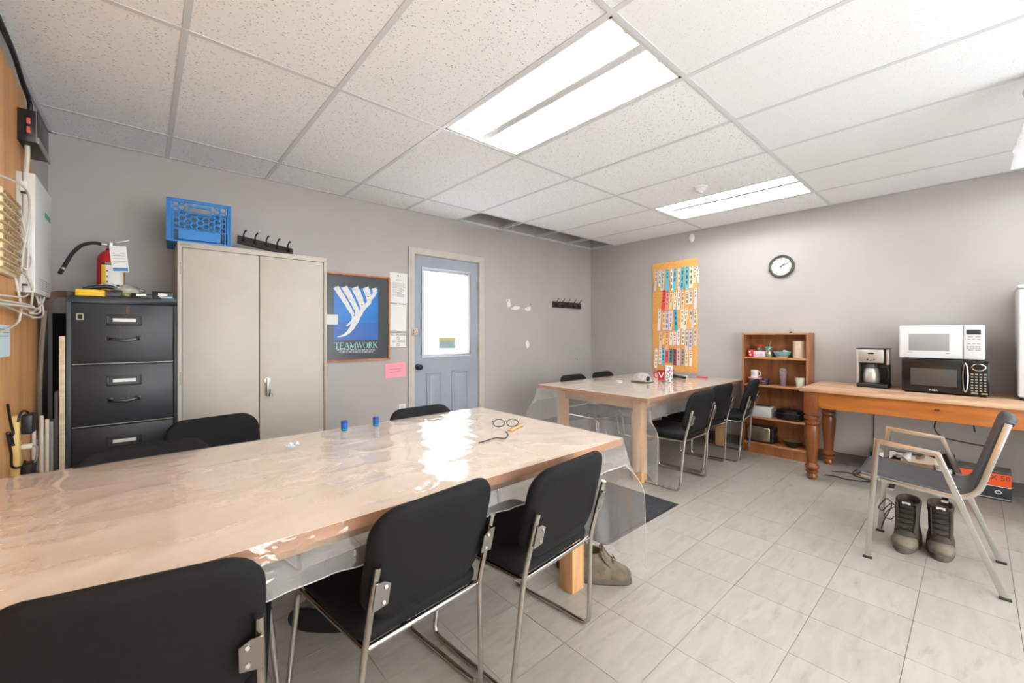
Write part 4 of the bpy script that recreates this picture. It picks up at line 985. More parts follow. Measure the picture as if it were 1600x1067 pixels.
for c_ in word:
    st, se, adv = GL[c_]; b = WB(t)
    def bar(p, q, wd):
        P, Q = Vector((px + p[0] * ux, 0, zb + p[1] * hgt)), Vector((px + q[0] * ux, 0, zb + q[1] * hgt)); d = (Q - P).normalized(); nn = Vector((-d.z, 0, d.x)) * (wd * ux / 2)
        b.add([(v.x, -.0172, v.z) for v in (P - nn, Q - nn, Q + nn, P + nn)], [(0, 1, 2, 3)])
    if st is None:
        vs = []
        for k in range(24):
            a_ = 2 * math.pi * k / 24
            vs += [(px + (.36 + .34 * math.cos(a_)) * ux, -.0172, zb + (.5 + .52 * math.sin(a_)) * hgt), (px + (.36 + .22 * math.cos(a_)) * ux, -.0172, zb + (.5 + .47 * math.sin(a_)) * hgt)]
        b.add(vs, [(2 * k, 2 * k + 1, (2 * k + 3) % 48, (2 * k + 2) % 48) for k in range(24)])
    else:
        for p, q, wd in st: bar(p, q, wd)
        for (x_, z_, wd) in se: bar((x_ - wd / 2, z_), (x_ + wd / 2, z_), .06) if wd > .07 else bar((x_, z_ - .08), (x_, z_ + .08), .05)
    O('letter', b, m_pl, t, smooth=False); px += adv * ux
for (a_, c_, yy) in ((128, 482, 750), (152, 462, 769)):
    x_ = a_
    rl = random.Random(yy)
    while x_ < c_:
        w_ = rl.uniform(14, 40); p, q = cr(x_, yy - 3), cr(min(x_ + w_, c_), yy + 4); O('caption_word', WB(t).box(p.x, q.x, -.0172, -.0165, q.z, p.z), mat('caption_grey', (182, 186, 188), .5), t, smooth=False); x_ += w_ + 8
p, q = cr(36, 422), cr(131, 515)
o = O('sticky_note', B().box(PX0 + .019, q.x, -.0315, -.0305, q.z, p.z), mat('white_note', (226, 226, 222), .7), smooth=False); tag(o, 'small white note stuck over left edge of the framed poster', 'note')
def wall_paper(name, x0, x1, z0, z1, m, label, lines, rot=0, cat='paper', head=None):
    c_ = Vector(((x0 + x1) / 2, 0, (z0 + z1) / 2)); t = thing(name, (c_.x, -.001, c_.z), label, cat); Mx = Matrix.Rotation(R(rot), 4, 'Y')
    w_, h_ = (x1 - x0) / 2, (z1 - z0) / 2
    def sheet(u, v):
        x, z = -w_ + 2 * w_ * u, -h_ + 2 * h_ * v
        return (x, -.001 - .012 * max(0, .35 - v) ** 2 * (1 if u > .5 else .4) * 4, z)
    O('sheet', B(Mx).grid(6, 8, sheet), m, t)
    for (a_, c2_, zz, hh, mm) in lines: O('print_line', B(Mx).box(-w_ + 2 * w_ * a_, -w_ + 2 * w_ * c2_, -.0035 - .012 * max(0, .35 - zz) ** 2 * 4, -.0025 - .008 * max(0, .35 - zz) ** 2, -h_ + 2 * h_ * zz, -h_ + 2 * h_ * (zz + hh)), mm, t, smooth=False)
    return t
ln = [(.42, .48, .87, .06, m_ink), (.5, .7, .89, .012, m_greyink), (.35, .68, .74, .012, m_greyink)] + [(.15, .15 + random.uniform(.55, .75), .65 - .035 * k, .010, m_greyink) for k in range(14)]
wall_paper('notice_sheet', 1.665, 1.852, 1.545, 1.835, m_paper, 'upper white printed notice sheet between poster and door', ln, 1)
wall_paper('notice_sheet', 1.664, 1.842, 1.262, 1.548, m_paper, 'lower plain white notice sheet between poster and door', [(.05, .42, .93, .02, m_ink), (.5, .95, .93, .02, m_ink), (.1, .9, .89, .008, m_greyink)], 2)
t = thing('smoking_sign', (1.752, -.001, 1.17), 'small white no smoking sign with black border beside the door frame', 'sign')
O('border', B().box(-.094, .094, -.004, 0, -.074, .074), m_ink, t, smooth=False); O('panel', B().box(-.09, .09, -.005, -.003, -.07, .07), m_paper, t, smooth=False)
text('lettering', 'NO SMOKING', .026, at((.005, -.0055, .052), WALL_A), m_ink, t); text('lettering', 'NO VAPING', .026, at((.005, -.0055, -.014), WALL_A), m_ink, t)
for z in (.02, -.046):
    b = B(at((0, -.0058, z), WALL_A)); b.tube([(.015 * math.cos(a_ / 16 * 2 * math.pi), .015 * math.sin(a_ / 16 * 2 * math.pi), 0) for a_ in range(16)], .0016, 5, closed=True); b.tube([(-.011, .011, 0), (.011, -.011, 0)], .0014, 5)
    O('prohibition_ring', b, mat('sign_red', (200, 40, 44), .5), t)
t = wall_paper('pink_note', 1.617, 1.835, .805, .948, mat('pink_paper', (244, 160, 178), .8), 'pink paper note taped below the poster beside the door', [(.2, .8, .56, .02, mat('pink_ink', (150, 80, 100), .8)), (.22, .76, .38, .02, mat('pink_ink', (150, 80, 100), .8))], -2)
t = thing('wall_outlet', (1.797, 0, .42), 'white wall outlet low beside the door frame', 'outlet')
O('cover_plate', B().box(-.036, .036, -.006, 0, 0, .115), m_white, t, bevel=.003)
for z in (.02, .068): O('socket', B().box(-.016, .016, -.008, -.005, z, z + .03), mat('outlet_face', (206, 204, 200), .4), t, bevel=.002)

# ---------------------------------------------------------------- right wall: cork board, clock, sensor
CY0, CY1, CZ0, CZ1 = -1.588, -1.003, .763, 2.142
t = thing('cork_board', (XR, (CY0 + CY1) / 2, CZ0), 'tall orange cork board covered in paper strips', 'board')
O('cork', WB(t).box(XR - .014, XR - .0005, CY0, CY1, CZ0, CZ1), mat('cork', (236, 172, 96), .85, var=.10, vscale=90, bump=.3, bscale=300), t, bevel=.002)
CA = lambda x, y: pX(1010 + x / 10.67, 395 + y / 10.67, XR - .016); CB = lambda x, y: pX(1010 + x / 10.16, 485 + y / 10.16, XR - .016)
PAL = {'lavender': (206, 198, 212), 'pale green': (218, 228, 210), 'pale blue-green': (206, 222, 222), 'cyan': (86, 190, 212), 'white': (236, 234, 234), 'peach white': (242, 226, 208), 'pale yellow': (236, 234, 202), 'cream': (240, 232, 212), 'red': (226, 74, 76), 'pink': (240, 150, 150), 'yellow-green': (222, 224, 160),
       'pale blue': (214, 226, 236), 'peach': (242, 204, 166), 'pinkish white': (236, 218, 218), 'deep cyan': (52, 166, 192), 'yellow': (244, 208, 96), 'salmon': (242, 176, 150), 'grey': (214, 212, 212), 'teal': (40, 134, 152), 'maroon': (128, 70, 84), 'rose': (230, 196, 208), 'brown-grey': (168, 152, 148), 'crimson': (222, 84, 108)}
ROWS = [('top', CA, 10.67, [(170, 285, 150, 640, 40, 'lavender'), (225, 285, 220, 560, 38, 'pale green'), (282, 285, 262, 630, 45, 'pale blue-green'), (350, 275, 348, 630, 56, 'cyan'), (415, 265, 432, 625, 32, 'white'), (478, 262, 468, 625, 50, 'cyan'), (545, 255, 545, 620, 48, 'peach white'), (605, 240, 597, 605, 56, 'cyan'), (680, 230, 675, 595, 56, 'cyan'), (752, 225, 745, 590, 66, 'pale yellow'), (812, 220, 808, 500, 40, 'cream'), (842, 230, 872, 495, 42, 'cream')]),
        ('second', CA, 10.67, [(300, 615, 280, 960, 58, 'red'), (357, 640, 345, 955, 46, 'pink'), (420, 640, 405, 945, 46, 'yellow-green'), (485, 630, 470, 945, 44, 'cream'), (550, 620, 535, 945, 54, 'white'), (612, 620, 605, 930, 40, 'peach'), (680, 615, 680, 860, 56, 'peach white'), (745, 610, 745, 855, 56, 'peach white'), (820, 590, 820, 935, 48, 'pale blue')]),
        ('middle', CB, 10.16, [(212, -25, 200, 320, 42, 'white'), (272, 10, 284, 320, 36, 'peach'), (335, 10, 330, 315, 54, 'lavender'), (392, 0, 388, 315, 46, 'pinkish white'), (455, -20, 475, 320, 50, 'deep cyan'), (572, -40, 568, 290, 46, 'cream'), (640, -30, 610, 300, 44, 'cream'), (700, -25, 735, 270, 40, 'grey'), (778, -10, 778, 220, 46, 'cream')]),
        ('fourth', CB, 10.16, [(230, 340, 222, 610, 40, 'rose'), (280, 340, 270, 540, 32, 'yellow'), (335, 335, 320, 620, 42, 'salmon'), (395, 340, 390, 550, 45, 'cream'), (452, 340, 450, 555, 46, 'pinkish white'), (515, 290, 510, 555, 48, 'white'), (585, 300, 580, 545, 46, 'cream'), (646, 290, 640, 635, 46, 'grey'), (705, 290, 698, 635, 50, 'lavender'), (772, 275, 772, 555, 44, 'grey')]),
        ('bottom', CB, 10.16, [(155, 605, 152, 910, 40, 'white'), (220, 610, 220, 850, 42, 'pinkish white'), (270, 590, 268, 850, 44, 'cyan'), (325, 640, 325, 830, 48, 'crimson'), (392, 610, 392, 830, 50, 'teal'), (452, 610, 452, 870, 48, 'maroon'), (510, 600, 510, 870, 50, 'rose'), (580, 610, 578, 870, 50, 'brown-grey'), (640, 650, 640, 880, 42, 'cream'), (705, 650, 705, 880, 45, 'cream')])]
ORD = ['first', 'second', 'third', 'fourth', 'fifth', 'sixth', 'seventh', 'eighth', 'ninth', 'tenth', 'eleventh', 'twelfth']
rt = random.Random(2); m_pins = [mat('pin_dark', (40, 40, 44), .3), mat('pin_red', (196, 44, 40), .3), mat('pin_blue', (40, 60, 140), .3), mat('pin_green', (40, 110, 90), .3)]
for nm, fn, sc, rows in ROWS:
    for k, (xa, ya, xb_, yb_, wp_, cn) in enumerate(rows):
        A, C_ = fn(xa, ya), fn(xb_, yb_); dA = .5 * (fn(xa - wp_ / 2, ya) - fn(xa + wp_ / 2, ya)).y
        x = XR - .0155 - .0012 * (k % 3); curl = rt.uniform(.004, .014)
        o = thing('paper_strip', (XR - .015, A.y, A.z), f'{cn} paper strip, {ORD[k]} from the left in the {nm} row of the cork board', 'paper strip', group='paper strips pinned to the cork board')
        def st(u, v):
            yy = A.y + (C_.y - A.y) * v + dA * (1 - 2 * u); zz = A.z + (C_.z - A.z) * v
            return (x - curl * v * v, yy, zz)
        O('strip', WB(o).grid(1, 4, st), mat('strip_' + cn.replace(' ', '_'), PAL[cn], .75), o)
        O('pin', WB(o).cyl((x + .002, A.y, A.z - .012), (x - .007, A.y, A.z - .012), .0055, n=8), rt.choice(m_pins), o)
        dark = tuple(v * .55 for v in PAL[cn]); m_pr = mat('strip_print_' + cn.replace(' ', '_'), dark, .8)
        nb = rt.choice((2, 3, 4)); z = .16
        for q in range(nb):
            z1_ = z + rt.uniform(.08, .20)
            if z1_ > .92: break
            def pb(u, v):
                vv = z + (z1_ - z) * v; p = st(.5 + (u - .5) * .42, vv); return (p[0] - .0008, p[1], p[2])
            O('print_block', WB(o).grid(1, 3, pb), m_pr, o); z = z1_ + rt.uniform(.05, .12)
cc = pX(1221.5, 416.5, XR)
t = thing('wall_clock', (XR, cc.y, cc.z), 'round white wall clock with a dark grey rim', 'clock')
Mc = WALL_R
O('rim', B(Mc).lathe([(.092, 0), (.116, 0), (.118, .012), (.114, .028), (.104, .034), (.094, .026), (.092, .014)], 48, caps=False), mat('clock_rim', (84, 80, 74), .4, .3), t)
O('dial', B(Mc).lathe([(0, .012), (.095, .012), (.095, .001), (0, .001)], 48), m_paper, t)
for k in range(12):
    a_ = R(30 * k); O('hour_mark', B(Mc @ Matrix.Rotation(-a_, 4, 'Z')).box(-.0025 if k % 3 else -.004, .0025 if k % 3 else .004, .070, .084, .0122, .013), m_greyink, t, smooth=False)
O('hour_hand', B(Mc @ Matrix.Rotation(R(-42), 4, 'Z')).box(-.003, .003, -.012, .046, .0135, .0145), m_ink, t, smooth=False)
O('minute_hand', B(Mc @ Matrix.Rotation(R(-66), 4, 'Z')).box(-.002, .002, -.02, .07, .0150, .0158), m_ink, t, smooth=False)
O('hub', B(Mc).cyl((0, 0, .012), (0, 0, .018), .006, n=12), m_ink, t)
O('glass', B(Mc).lathe([(0, .0225), (.095, .0225), (.095, .0235), (0, .0235)], 40), m_glass, t)
ss = pX(1082, 372, XR)
t = thing('motion_sensor', (XR, ss.y, ss.z - .05), 'small white motion sensor high on the wall above the cork board', 'sensor')
O('housing', B(Matrix.Translation((-.016, 0, .05))).ell((0, 0, 0), .026, .034, .052, 18, 12), m_white, t); O('lens', B(Matrix.Translation((-.036, 0, .042))).ell((0, 0, 0), .010, .022, .03, 14, 8), mat('sensor_lens', (214, 214, 214), .3), t)
sp_ = pZ(1095, 293, ZC)
t = thing('smoke_detector', (sp_.x, sp_.y, ZC), 'small white smoke detector on the ceiling beside the far light', 'smoke detector')
O('base', B().lathe([(0, .004), (.055, .004), (.055, -.006), (.046, -.012), (0, -.012)], 28), m_white, t); O('dome', B().lathe([(.0, -.011), (.04, -.011), (.034, -.03), (.02, -.036), (.016, -.05), (0, -.052)], 24), m_white, t)
# crumpled plastic sheet hanging from the ceiling at right
t = thing('hanging_plastic', (3.0, -4.0, 2.0), 'crumpled white plastic sheet hanging from the ceiling at the right edge', 'plastic sheet')
def roll(u, v):
    a_ = 2 * math.pi * u; c_ = Vector((3.0, -3.945 - .055 * v, 2.03 + .442 * v)); r_ = (.022 + .008 * math.sin(v * 9)) * (1 + .55 * noise.noise(Vector((math.cos(a_) * 1.5, math.sin(a_) * 1.5, v * 11))))
    return (c_.x + r_ * math.cos(a_), c_.y + r_ * math.sin(a_), c_.z + .006 * noise.noise(Vector((u * 8, v * 20, 1))))
m_film = clear('white_film', (.95, .95, .95), .06, .75, .15, bump=.6, bscale=45, bdist=.01)
O('gathered_edge', WB(t).grid(18, 40, roll), m_film, t, ang=180)
O('sheet', WB(t).grid(16, 14, lambda u, v: (3.0 + .03 * math.sin(u * 14) * (1 - v) + .01, -3.97 - .75 * u - .03 * v, 2.10 + .05 * u + (.372 - .05 * u) * v)), m_film, t, ang=180)

# ---------------------------------------------------------------- boots
def egg(hl0, hl1, hw, n=28, sq=2.4, cx=0.0):
    """foot outline: heel at -hl0, toe at +hl1 along x, half width hw"""
    out = []
    for k in range(n):
        a = 2 * math.pi * k / n; c, s = math.cos(a), math.sin(a)
        x = (hl1 if c > 0 else hl0) * (abs(c) ** (2 / sq)) * (1 if c > 0 else -1)
        wd = hw * (1 - .10 * max(0, -x / hl0)) ; y = wd * (abs(s) ** (2 / sq)) * (1 if s > 0 else -1)
        out.append((x, y))
    return out
def boot(loc, rz, label, m_up, m_toe, m_sole, m_lace, group, H=.235, loose=1.0, shoe=False, tilt=None):
    t = thing('work_boot' if not shoe else 'low_boot', loc, label, 'boot', rz, group)
    if not shoe: t.scale = (1.05, 1.14, 1.05)
    if tilt: t.rotation_euler = tilt
    out = [((.085, .205, .046), .0), ((.088, .21, .052), .006), ((.086, .208, .052), .028), ((.082, .203, .049), .032)]
    O('sole', B().loft([[(x, y, z) for x, y in egg(*p)] for p, z in out]), m_sole, t, bevel=.0)
    secs = [((.080, .200, .049), .030), ((.081, .199, .051), .048), ((.078, .188, .048), .068), ((.076, .160, .045), .085), ((.074, .120, .043), .10), ((.072, .085, .042), .118), ((.070, .064, .042), .14), ((.070, .058, .044), .17), ((.071, .058, .047), .20), ((.073, .060, .050), H)]
    secs = [s_ for s_ in secs if s_[1] <= H]
    rings = [[(x + (.012 * noise.noise(Vector((x * 20, y * 20, z * 30))) * .3), y * (1 + .05 * noise.noise(Vector((x * 15, y * 9, z * 25 + 3)))), z + (.014 * (x / .07) * (1 if x < 0 else .2) * (-1) if i == len(secs) - 1 else 0) * loose) for x, y in egg(*p)] for i, (p, z) in enumerate(secs)]
    inner = [[(x * .86, y * .86, z - .0) for x, y, z in rings[-1]], [(x * .8, y * .8, z - .05) for x, y, z in rings[-1]]]
    O('upper', B().loft(rings + inner, True, True), m_up, t, ang=60)
    tr = [[(x * 1.012, y * 1.015, z) for x, y in egg(*p) if x > .075] for p, z in (((.08, .2005, .0495), .031), ((.081, .2, .0515), .048), ((.078, .19, .0485), .069), ((.076, .163, .0455), .0865))]
    k = min(len(r) for r in tr)
    O('toe_cap', B().ell((.132, 0, .044), .073, .0505, .043, 20, 12), m_toe, t)
    z0 = .098; tops = H - .012
    O('tongue', B().sweep(spline([(.115, 0, .098), (.085, 0, .125), (.064, 0, .16), (.064, 0, H + .012)], 5), [(-.026, -.004), (.026, -.004), (.026, .004), (-.026, .004)], up=(0, 1, 0)) if False else B().loft([[(x, -.026, z), (x + .006, 0, z + .002), (x, .026, z), (x - .008, .02, z), (x - .008, -.02, z)] for x, z in ((.128, .088), (.098, .114), (.073, .14), (.064, .17), (.063, H), (.068, H + .014))]), m_lace if False else m_up, t)
    lb = B(); n = 6 if not shoe else 4
    for q in range(n):
        f_ = q / (n - 1); z = .105 + (tops - .105) * f_; xf = {0: .11}.get(q, None)
        xf = .118 * (1 - f_) ** 2 + .066 * (1 - (1 - f_) ** 2) + .004
        lb.tube([(xf - .006, -.03, z), (xf + .006, 0, z + .006), (xf - .006, .03, z + .012)], .0026, 6); lb.tube([(xf - .006, .03, z), (xf + .006, 0, z + .006), (xf - .006, -.03, z + .012)], .0026, 6)
    O('laces', lb, m_lace, t)
    for s in (-1, 1):
        O('eyelet_flap', B().sweep(spline([(.112, s * .034, .092), (.082, s * .036, .12), (.062, s * .037, .15), (.058, s * .038, H - .006)], 4), [(-.010, -.003), (.010, -.003), (.010, .003), (-.010, .003)], up=(.5, s * 1.0, .2)), m_toe if shoe else m_up, t)
    if not shoe: O('tongue_label', B().box(.0735, .0755, -.016, .016, H - .006, H + .006), m_paper, t, smooth=False)
    return t
m_bup = mat('worn_dark_leather', (66, 58, 48), .7, var=.25, vscale=25, bump=.4, bscale=120); m_btoe = mat('scuffed_tan_leather', (124, 114, 98), .75, c2=(92, 82, 70), vscale=18, bump=.3, bscale=120)
m_bsole = mat('dirty_rubber_sole', (88, 82, 72), .8, var=.15, vscale=30); m_blace = mat('black_lace', (26, 25, 24), .8)
b1 = boot((3.265, -3.538, 0), R(177), 'worn brown work boot with trailing laces under the armchair, the left of the pair', m_bup, m_btoe, m_bsole, m_blace, 'work boots under the armchair')
O('loose_lace', B().tube(spline([(.05, -.045, .20), (.045, -.075, .228), (.03, -.095, .205), (.02, -.115, .16), (.02, -.10, .145), (.035, -.08, .18), (.04, -.06, .205), (.06, -.065, .17), (.07, -.085, .11), (.08, -.095, .06)], 6), .0024, 6), m_blace, b1)
O('loose_lace', B().tube(spline([(.055, -.04, .20), (.06, -.07, .17), (.065, -.085, .13), (.06, -.06, .12), (.06, -.05, .14)], 6), .0024, 6), m_blace, b1)
boot((3.31, -3.668, 0), R(183), 'worn brown work boot under the armchair, the right of the pair', m_bup, m_btoe, m_bsole, m_blace, 'work boots under the armchair')
m_sued = mat('grey_suede', (112, 100, 84), .9, var=.2, vscale=20, bump=.4, bscale=200)
boot((1.55, -2.505, 0), R(-52), 'tan suede ankle boot behind the front table leg, toe towards the right', m_sued, m_sued, m_bsole, m_sued, 'suede boots by the table leg', H=.15, shoe=True)
boot((1.70, -2.30, 0), R(-166), 'dark suede ankle boot behind the front table leg, toe towards the left', mat('dark_suede', (78, 68, 58), .9, var=.2, vscale=20), m_sued, m_bsole, m_sued, 'suede boots by the table leg', H=.15, shoe=True)
boot((.375, -1.97, .052), 0, 'brown boot lying on its side under the front table with its black sole showing', mat('brown_leather_boot', (108, 92, 74), .6, var=.2, vscale=20), mat('brown_leather_boot', (108, 92, 74), .6), m_black, m_blace, 'boots under the front table', H=.17, shoe=True, tilt=(R(-88), 0, R(-48)))
boot((.80, -2.02, 0), R(-120), 'brown boot standing under the front table behind the clear plastic', mat('brown_leather_boot', (108, 92, 74), .6), mat('brown_leather_boot', (108, 92, 74), .6), m_black, m_blace, 'boots under the front table', H=.17, shoe=True)

# floor mat
t = thing('floor_mat', (2.32, -2.07, 0), 'dark charcoal floor mat between the two tables', 'mat')
m_mat = mat('charcoal_carpet', (44, 47, 51), .95, var=.3, vscale=60, bump=.8, bscale=400)
O('carpet', B().box(-.42, .42, -.285, .285, 0.0005, .007), m_mat, t, bevel=.002)
O('rubber_edge', B().box(-.44, .44, -.305, .305, .0003, .003), m_blackm, t, bevel=.001)

# ---------------------------------------------------------------- on the pine table
SZ_ = SZ
m_ss = mat('brushed_stainless', (196, 194, 190), .34, .75, bump=.05, bscale=200)
t = thing('coffee_maker', (4.60, -3.217, SZ_), 'black and stainless coffee maker with steel carafe on the pine table', 'coffee maker')
O('base', B().box(-.11, .10, -.102, .102, 0, .036), m_black, t, bevel=.008, seg=3)
O('warming_plate', B().lathe([(0, 0), (.062, 0), (.062, .004), (0, .004)], 24, (-.035, .008, .036)), mat('warm_plate', (70, 70, 72), .3, .5), t)
O('tower', B().box(.035, .10, -.098, .098, .03, .325), m_black, t, bevel=.006)
for s in (-1, 1): O('steel_post', B().box(-.10, -.0, s * .098 - .009, s * .098 + .009, .036, .325), m_ss, t, bevel=.003) if s == 1 else O('steel_post', B().box(-.10, .0, s * .098 - .009, s * .098 + .009, .20, .325), m_ss, t, bevel=.003)
O('brew_head', B().box(-.105, .04, -.074, .09, .212, .325), m_ss, t, bevel=.005)
O('lid', B().box(-.108, .10, -.105, .105, .325, .334), m_black, t, bevel=.003)
O('badge', B(Matrix.Translation((-.106, .008, .292))).ell((0, 0, 0), .002, .024, .008, 18, 6), m_black, t)
for k in range(3): O('button', B(Matrix.Translation((-.106, .03 - .022 * k, .238 - (.004 if k == 1 else 0)))).ell((0, 0, 0), .003, .006, .006, 10, 6), m_black, t)
cf = O('carafe', B().lathe([(0, .041), (.05, .041), (.056, .06), (.057, .11), (.05, .15), (.042, .165), (0, .166)], 28, (-.035, .012, 0)), m_ss, t)
O('carafe_lid', B().lathe([(.042, .166), (.045, .17), (.04, .195), (0, .197)], 24, (-.035, .012, 0)), mat('smoked_plastic', (70, 70, 70), .3), cf)
O('carafe_handle', B().sweep(spline([(-.045, -.04, .178), (-.05, -.085, .175), (-.052, -.10, .13), (-.05, -.10, .08), (-.045, -.085, .05)], 5), rrect(.02, .014, .005, 3), up=(1, 0, 0)), m_black, cf)
def panel_x(root, x, y0, y1, z0, z1, th, m, nm, par=None, bevel=.002): return O(nm, B().box(x - th, x, y0, y1, z0, z1), m, par or root, bevel=bevel)
# black microwave
t = thing('microwave', (4.40, -3.64, SZ_), 'black microwave oven with chrome handle under the white one', 'microwave')
m_gloss = mat('gloss_black', (20, 20, 21), .12); m_mwwin = mat('microwave_window', (74, 70, 68), .12)
O('case', B().box(.0, .36, -.228, .228, .012, .262), mat('grey_case', (120, 118, 114), .4, .4), t, bevel=.004)
for (x, y) in ((.03, .2), (.03, -.2), (.32, .2), (.32, -.2)): O('foot', B().cyl((x, y, 0), (x, y, .014), .014, n=12), m_blackm, t)
dr = panel_x(t, 0, -.10, .229, .011, .263, .02, m_gloss, 'door')
O('window', B().box(-.0212, -.0195, -.07, .178, .062, .192), m_mwwin, dr, bevel=.0005)
O('handle', B().tube([(-.03 - .006 * math.sin(a_ / 24 * 2 * math.pi * 2) * 0 - .008, -.113 + .013 * math.cos(a_ / 24 * 2 * math.pi), .137 + .105 * math.sin(a_ / 24 * 2 * math.pi)) for a_ in range(24)], .0042, 7, closed=True), m_chrome, dr)
for z in (.04, .234): O('handle_post', B().cyl((-.038, -.113, z), (-.018, -.113, z), .004, n=8), m_chrome, dr)
text('lettering', 'RCA', .019, at((-.0206, .052, .028), WALL_R), m_paper, dr, sx=1.25)
cp = panel_x(t, 0, -.229, -.103, .011, .263, .02, m_gloss, 'control_panel')
O('display_ring', B(at((-.0215, -.178, .215), WALL_R) @ Matrix.Diagonal((1, .72, 1, 1))).tube([(.034 * math.cos(a_ / 28 * 2 * math.pi), .034 * math.sin(a_ / 28 * 2 * math.pi), 0) for a_ in range(28)], .004, 7, closed=True), m_chrome, cp)
for i in range(4):
    for j in range(7): O('key', B().box(-.0208, -.0198, -.215 + i * .021, -.203 + i * .021, .04 + j * .02, .049 + j * .02), mat('key_print', (140, 138, 130), .5), cp, smooth=False)
for (y, m_) in ((-.205, mat('key_olive', (120, 118, 80), .5)), (-.158, mat('key_print', (140, 138, 130), .5))): O('key', B().box(-.0208, -.0198, y - .016, y + .016, .02, .031), m_, cp, smooth=False)
# white microwave
t = thing('microwave', (4.42, -3.622, SZ_ + .262), 'white microwave oven stacked on the black one', 'microwave')
m_mww = mat('white_enamel', (212, 213, 212), .3); m_mwg = mat('grey_mesh_window', (150, 150, 149), .25)
O('case', B().box(.0, .34, -.226, .226, .008, .262), m_mww, t, bevel=.012, seg=3)
for (x, y) in ((.03, .19), (.03, -.19), (.31, .19), (.31, -.19)): O('foot', B().cyl((x, y, 0), (x, y, .012), .012, n=12), m_blackm, t)
dr = O('door', B().box(-.024, .0, -.118, .227, .008, .262), m_mww, t, bevel=.008, seg=3)
O('window_surround', ring(B(at((-.0245, 0, 0), WALL_R)), -.21, .108, .03, .232, .004, 0, 0) if False else B().box(-.0248, -.0236, -.112, .212, .04, .226), mat('door_panel_white', (220, 220, 219), .3), dr, bevel=.0005)
O('window', B().box(-.0258, -.0246, -.05, .172, .066, .198), m_mwg, dr, bevel=.0005)
O('print_line', B().box(-.0255, -.0247, .15, .178, .05, .0535), m_greyink, dr, smooth=False); O('print_line', B().box(-.0255, -.0247, -.05, -.03, .044, .052), m_greyink, dr, smooth=False)
cp = O('control_panel', B().box(-.024, .0, -.227, -.121, .008, .262), m_mww, t, bevel=.008, seg=3)
O('display', B().box(-.0252, -.0235, -.207, -.135, .192, .228), mat('lcd_dark', (46, 56, 60), .2), cp, bevel=.0005)
for j, (n_, z) in enumerate(((2, .172), (3, .152), (3, .12), (5, .1), (5, .088), (2, .074))):
    for i in range(n_): O('key', B().box(-.0249, -.0238, -.205 + i * .072 / n_, -.205 + (i + .72) * .072 / n_, z, z + .007), m_greyink, cp, smooth=False)
O('open_button', ring(B(), 0, 0, 0, 0, 0, 0, 0) if False else B().box(-.0252, -.0238, -.203, -.137, .03, .048), mat('button_white', (214, 214, 212), .35), cp, bevel=.003)
# small fridge
t = thing('mini_fridge', (4.56, -4.245, SZ_), 'white fridge-like appliance at the right edge of the pine table', 'fridge')
O('body', B().box(-.17, .23, -.245, .245, .018, .79), m_mww, t, bevel=.012, seg=3)
O('door', B().box(-.215, -.174, -.248, .248, .024, .765), m_mww, t, bevel=.012, seg=3)
O('top_cap', B().box(-.215, .23, -.25, .25, .768, .795), m_mww, t, bevel=.010, seg=3)
for y in (-.2, .22):
    for x in (-.16, .19): O('foot', B().cyl((x, y, 0), (x, y, .024), .018, n=12), m_black, t)
# ---------------------------------------------------------------- under the pine table
t = thing('product_box', (4.70, -3.86, 0), 'dark cardboard box with an orange label under the pine table', 'box')
O('carton', B().box(-.10, .09, -.12, .15, 0, .205), mat('dark_carton', (46, 52, 56), .6), t, bevel=.002)
O('top_flap', B().box(-.10, .09, -.12, .15, .205, .208), mat('grey_carton_top', (128, 126, 122), .6), t)
og = O('orange_label', B().box(-.1015, -.0998, -.118, .15, .105, .195), mat('label_orange', (236, 88, 32), .5), t, smooth=False)
text('lettering', '5 X 50', .05, at((-.1018, -.045, .165), WALL_R), m_ink, og); text('lettering', 'A3', .02, at((-.1018, -.09, .12), WALL_R), m_ink, og) if False else None
O('white_line', B().box(-.1015, -.0998, -.118, .15, .012, .015), m_paper, t, smooth=False); O('white_line', B().box(-.1015, -.0998, -.118, .15, .099, .103), m_paper, t, smooth=False)
O('symbol', B(at((-.1016, -.055, .06), WALL_R)).tube([(.016 * math.cos(a_ / 6 * 2 * math.pi), .012 * math.sin(a_ / 6 * 2 * math.pi), 0) for a_ in range(6)], .0028, 5, closed=True), m_paper, t)
O('barcode_patch', B().box(-.1018, -.0998, .02, .05, .045, .085), m_greyink, t, smooth=False)
t = thing('paper_box', (4.66, -3.40, 0), 'open brown cardboard box of papers on the floor under the pine table', 'box')
b = B(); b.box(-.13, .13, -.19, .19, 0, .006); b.box(-.13, -.124, -.19, .19, 0, .19); b.box(.124, .13, -.19, .19, 0, .21); b.box(-.13, .13, -.19, -.184, 0, .19); b.box(-.13, .13, .184, .19, 0, .19)
O('carton', b, mat('brown_cardboard', (134, 108, 82), .8, var=.1), t)
def crump(cx, cy, cz, s_):
    return lambda u, v: (cx + (u - .5) * s_ + .02 * noise.noise(Vector((u * 4, v * 4, cx))), cy + (v - .5) * s_ * 1.4, cz + .06 * noise.noise(Vector((u * 3 + cy * 9, v * 3, 4))) + .03 * math.sin(u * 3))
O('paper', B().grid(8, 8, crump(-.04, .06, .2, .16)), m_paper, t, ang=30); O('paper', B().grid(8, 8, crump(-.02, -.1, .185, .16)), mat('cream_paper', (216, 200, 176), .8), t, ang=30)
t = thing('tape_rolls', (4.56, -3.668, 0), 'pile of white papers and rolls between the two boxes under the pine table', 'papers')
O('stack', B().box(-.06, .1, -.035, .075, 0, .12), m_paper, t, bevel=.002)
O('dark_cover', B().box(-.062, .1, -.036, .07, .12, .145), m_blackm, t, bevel=.002)
O('roll', B().lathe([(.03, 0), (.045, 0), (.045, .03), (.03, .03), (.03, 0)], 22, (-.01, .03, .146), caps=False), m_paper, t)
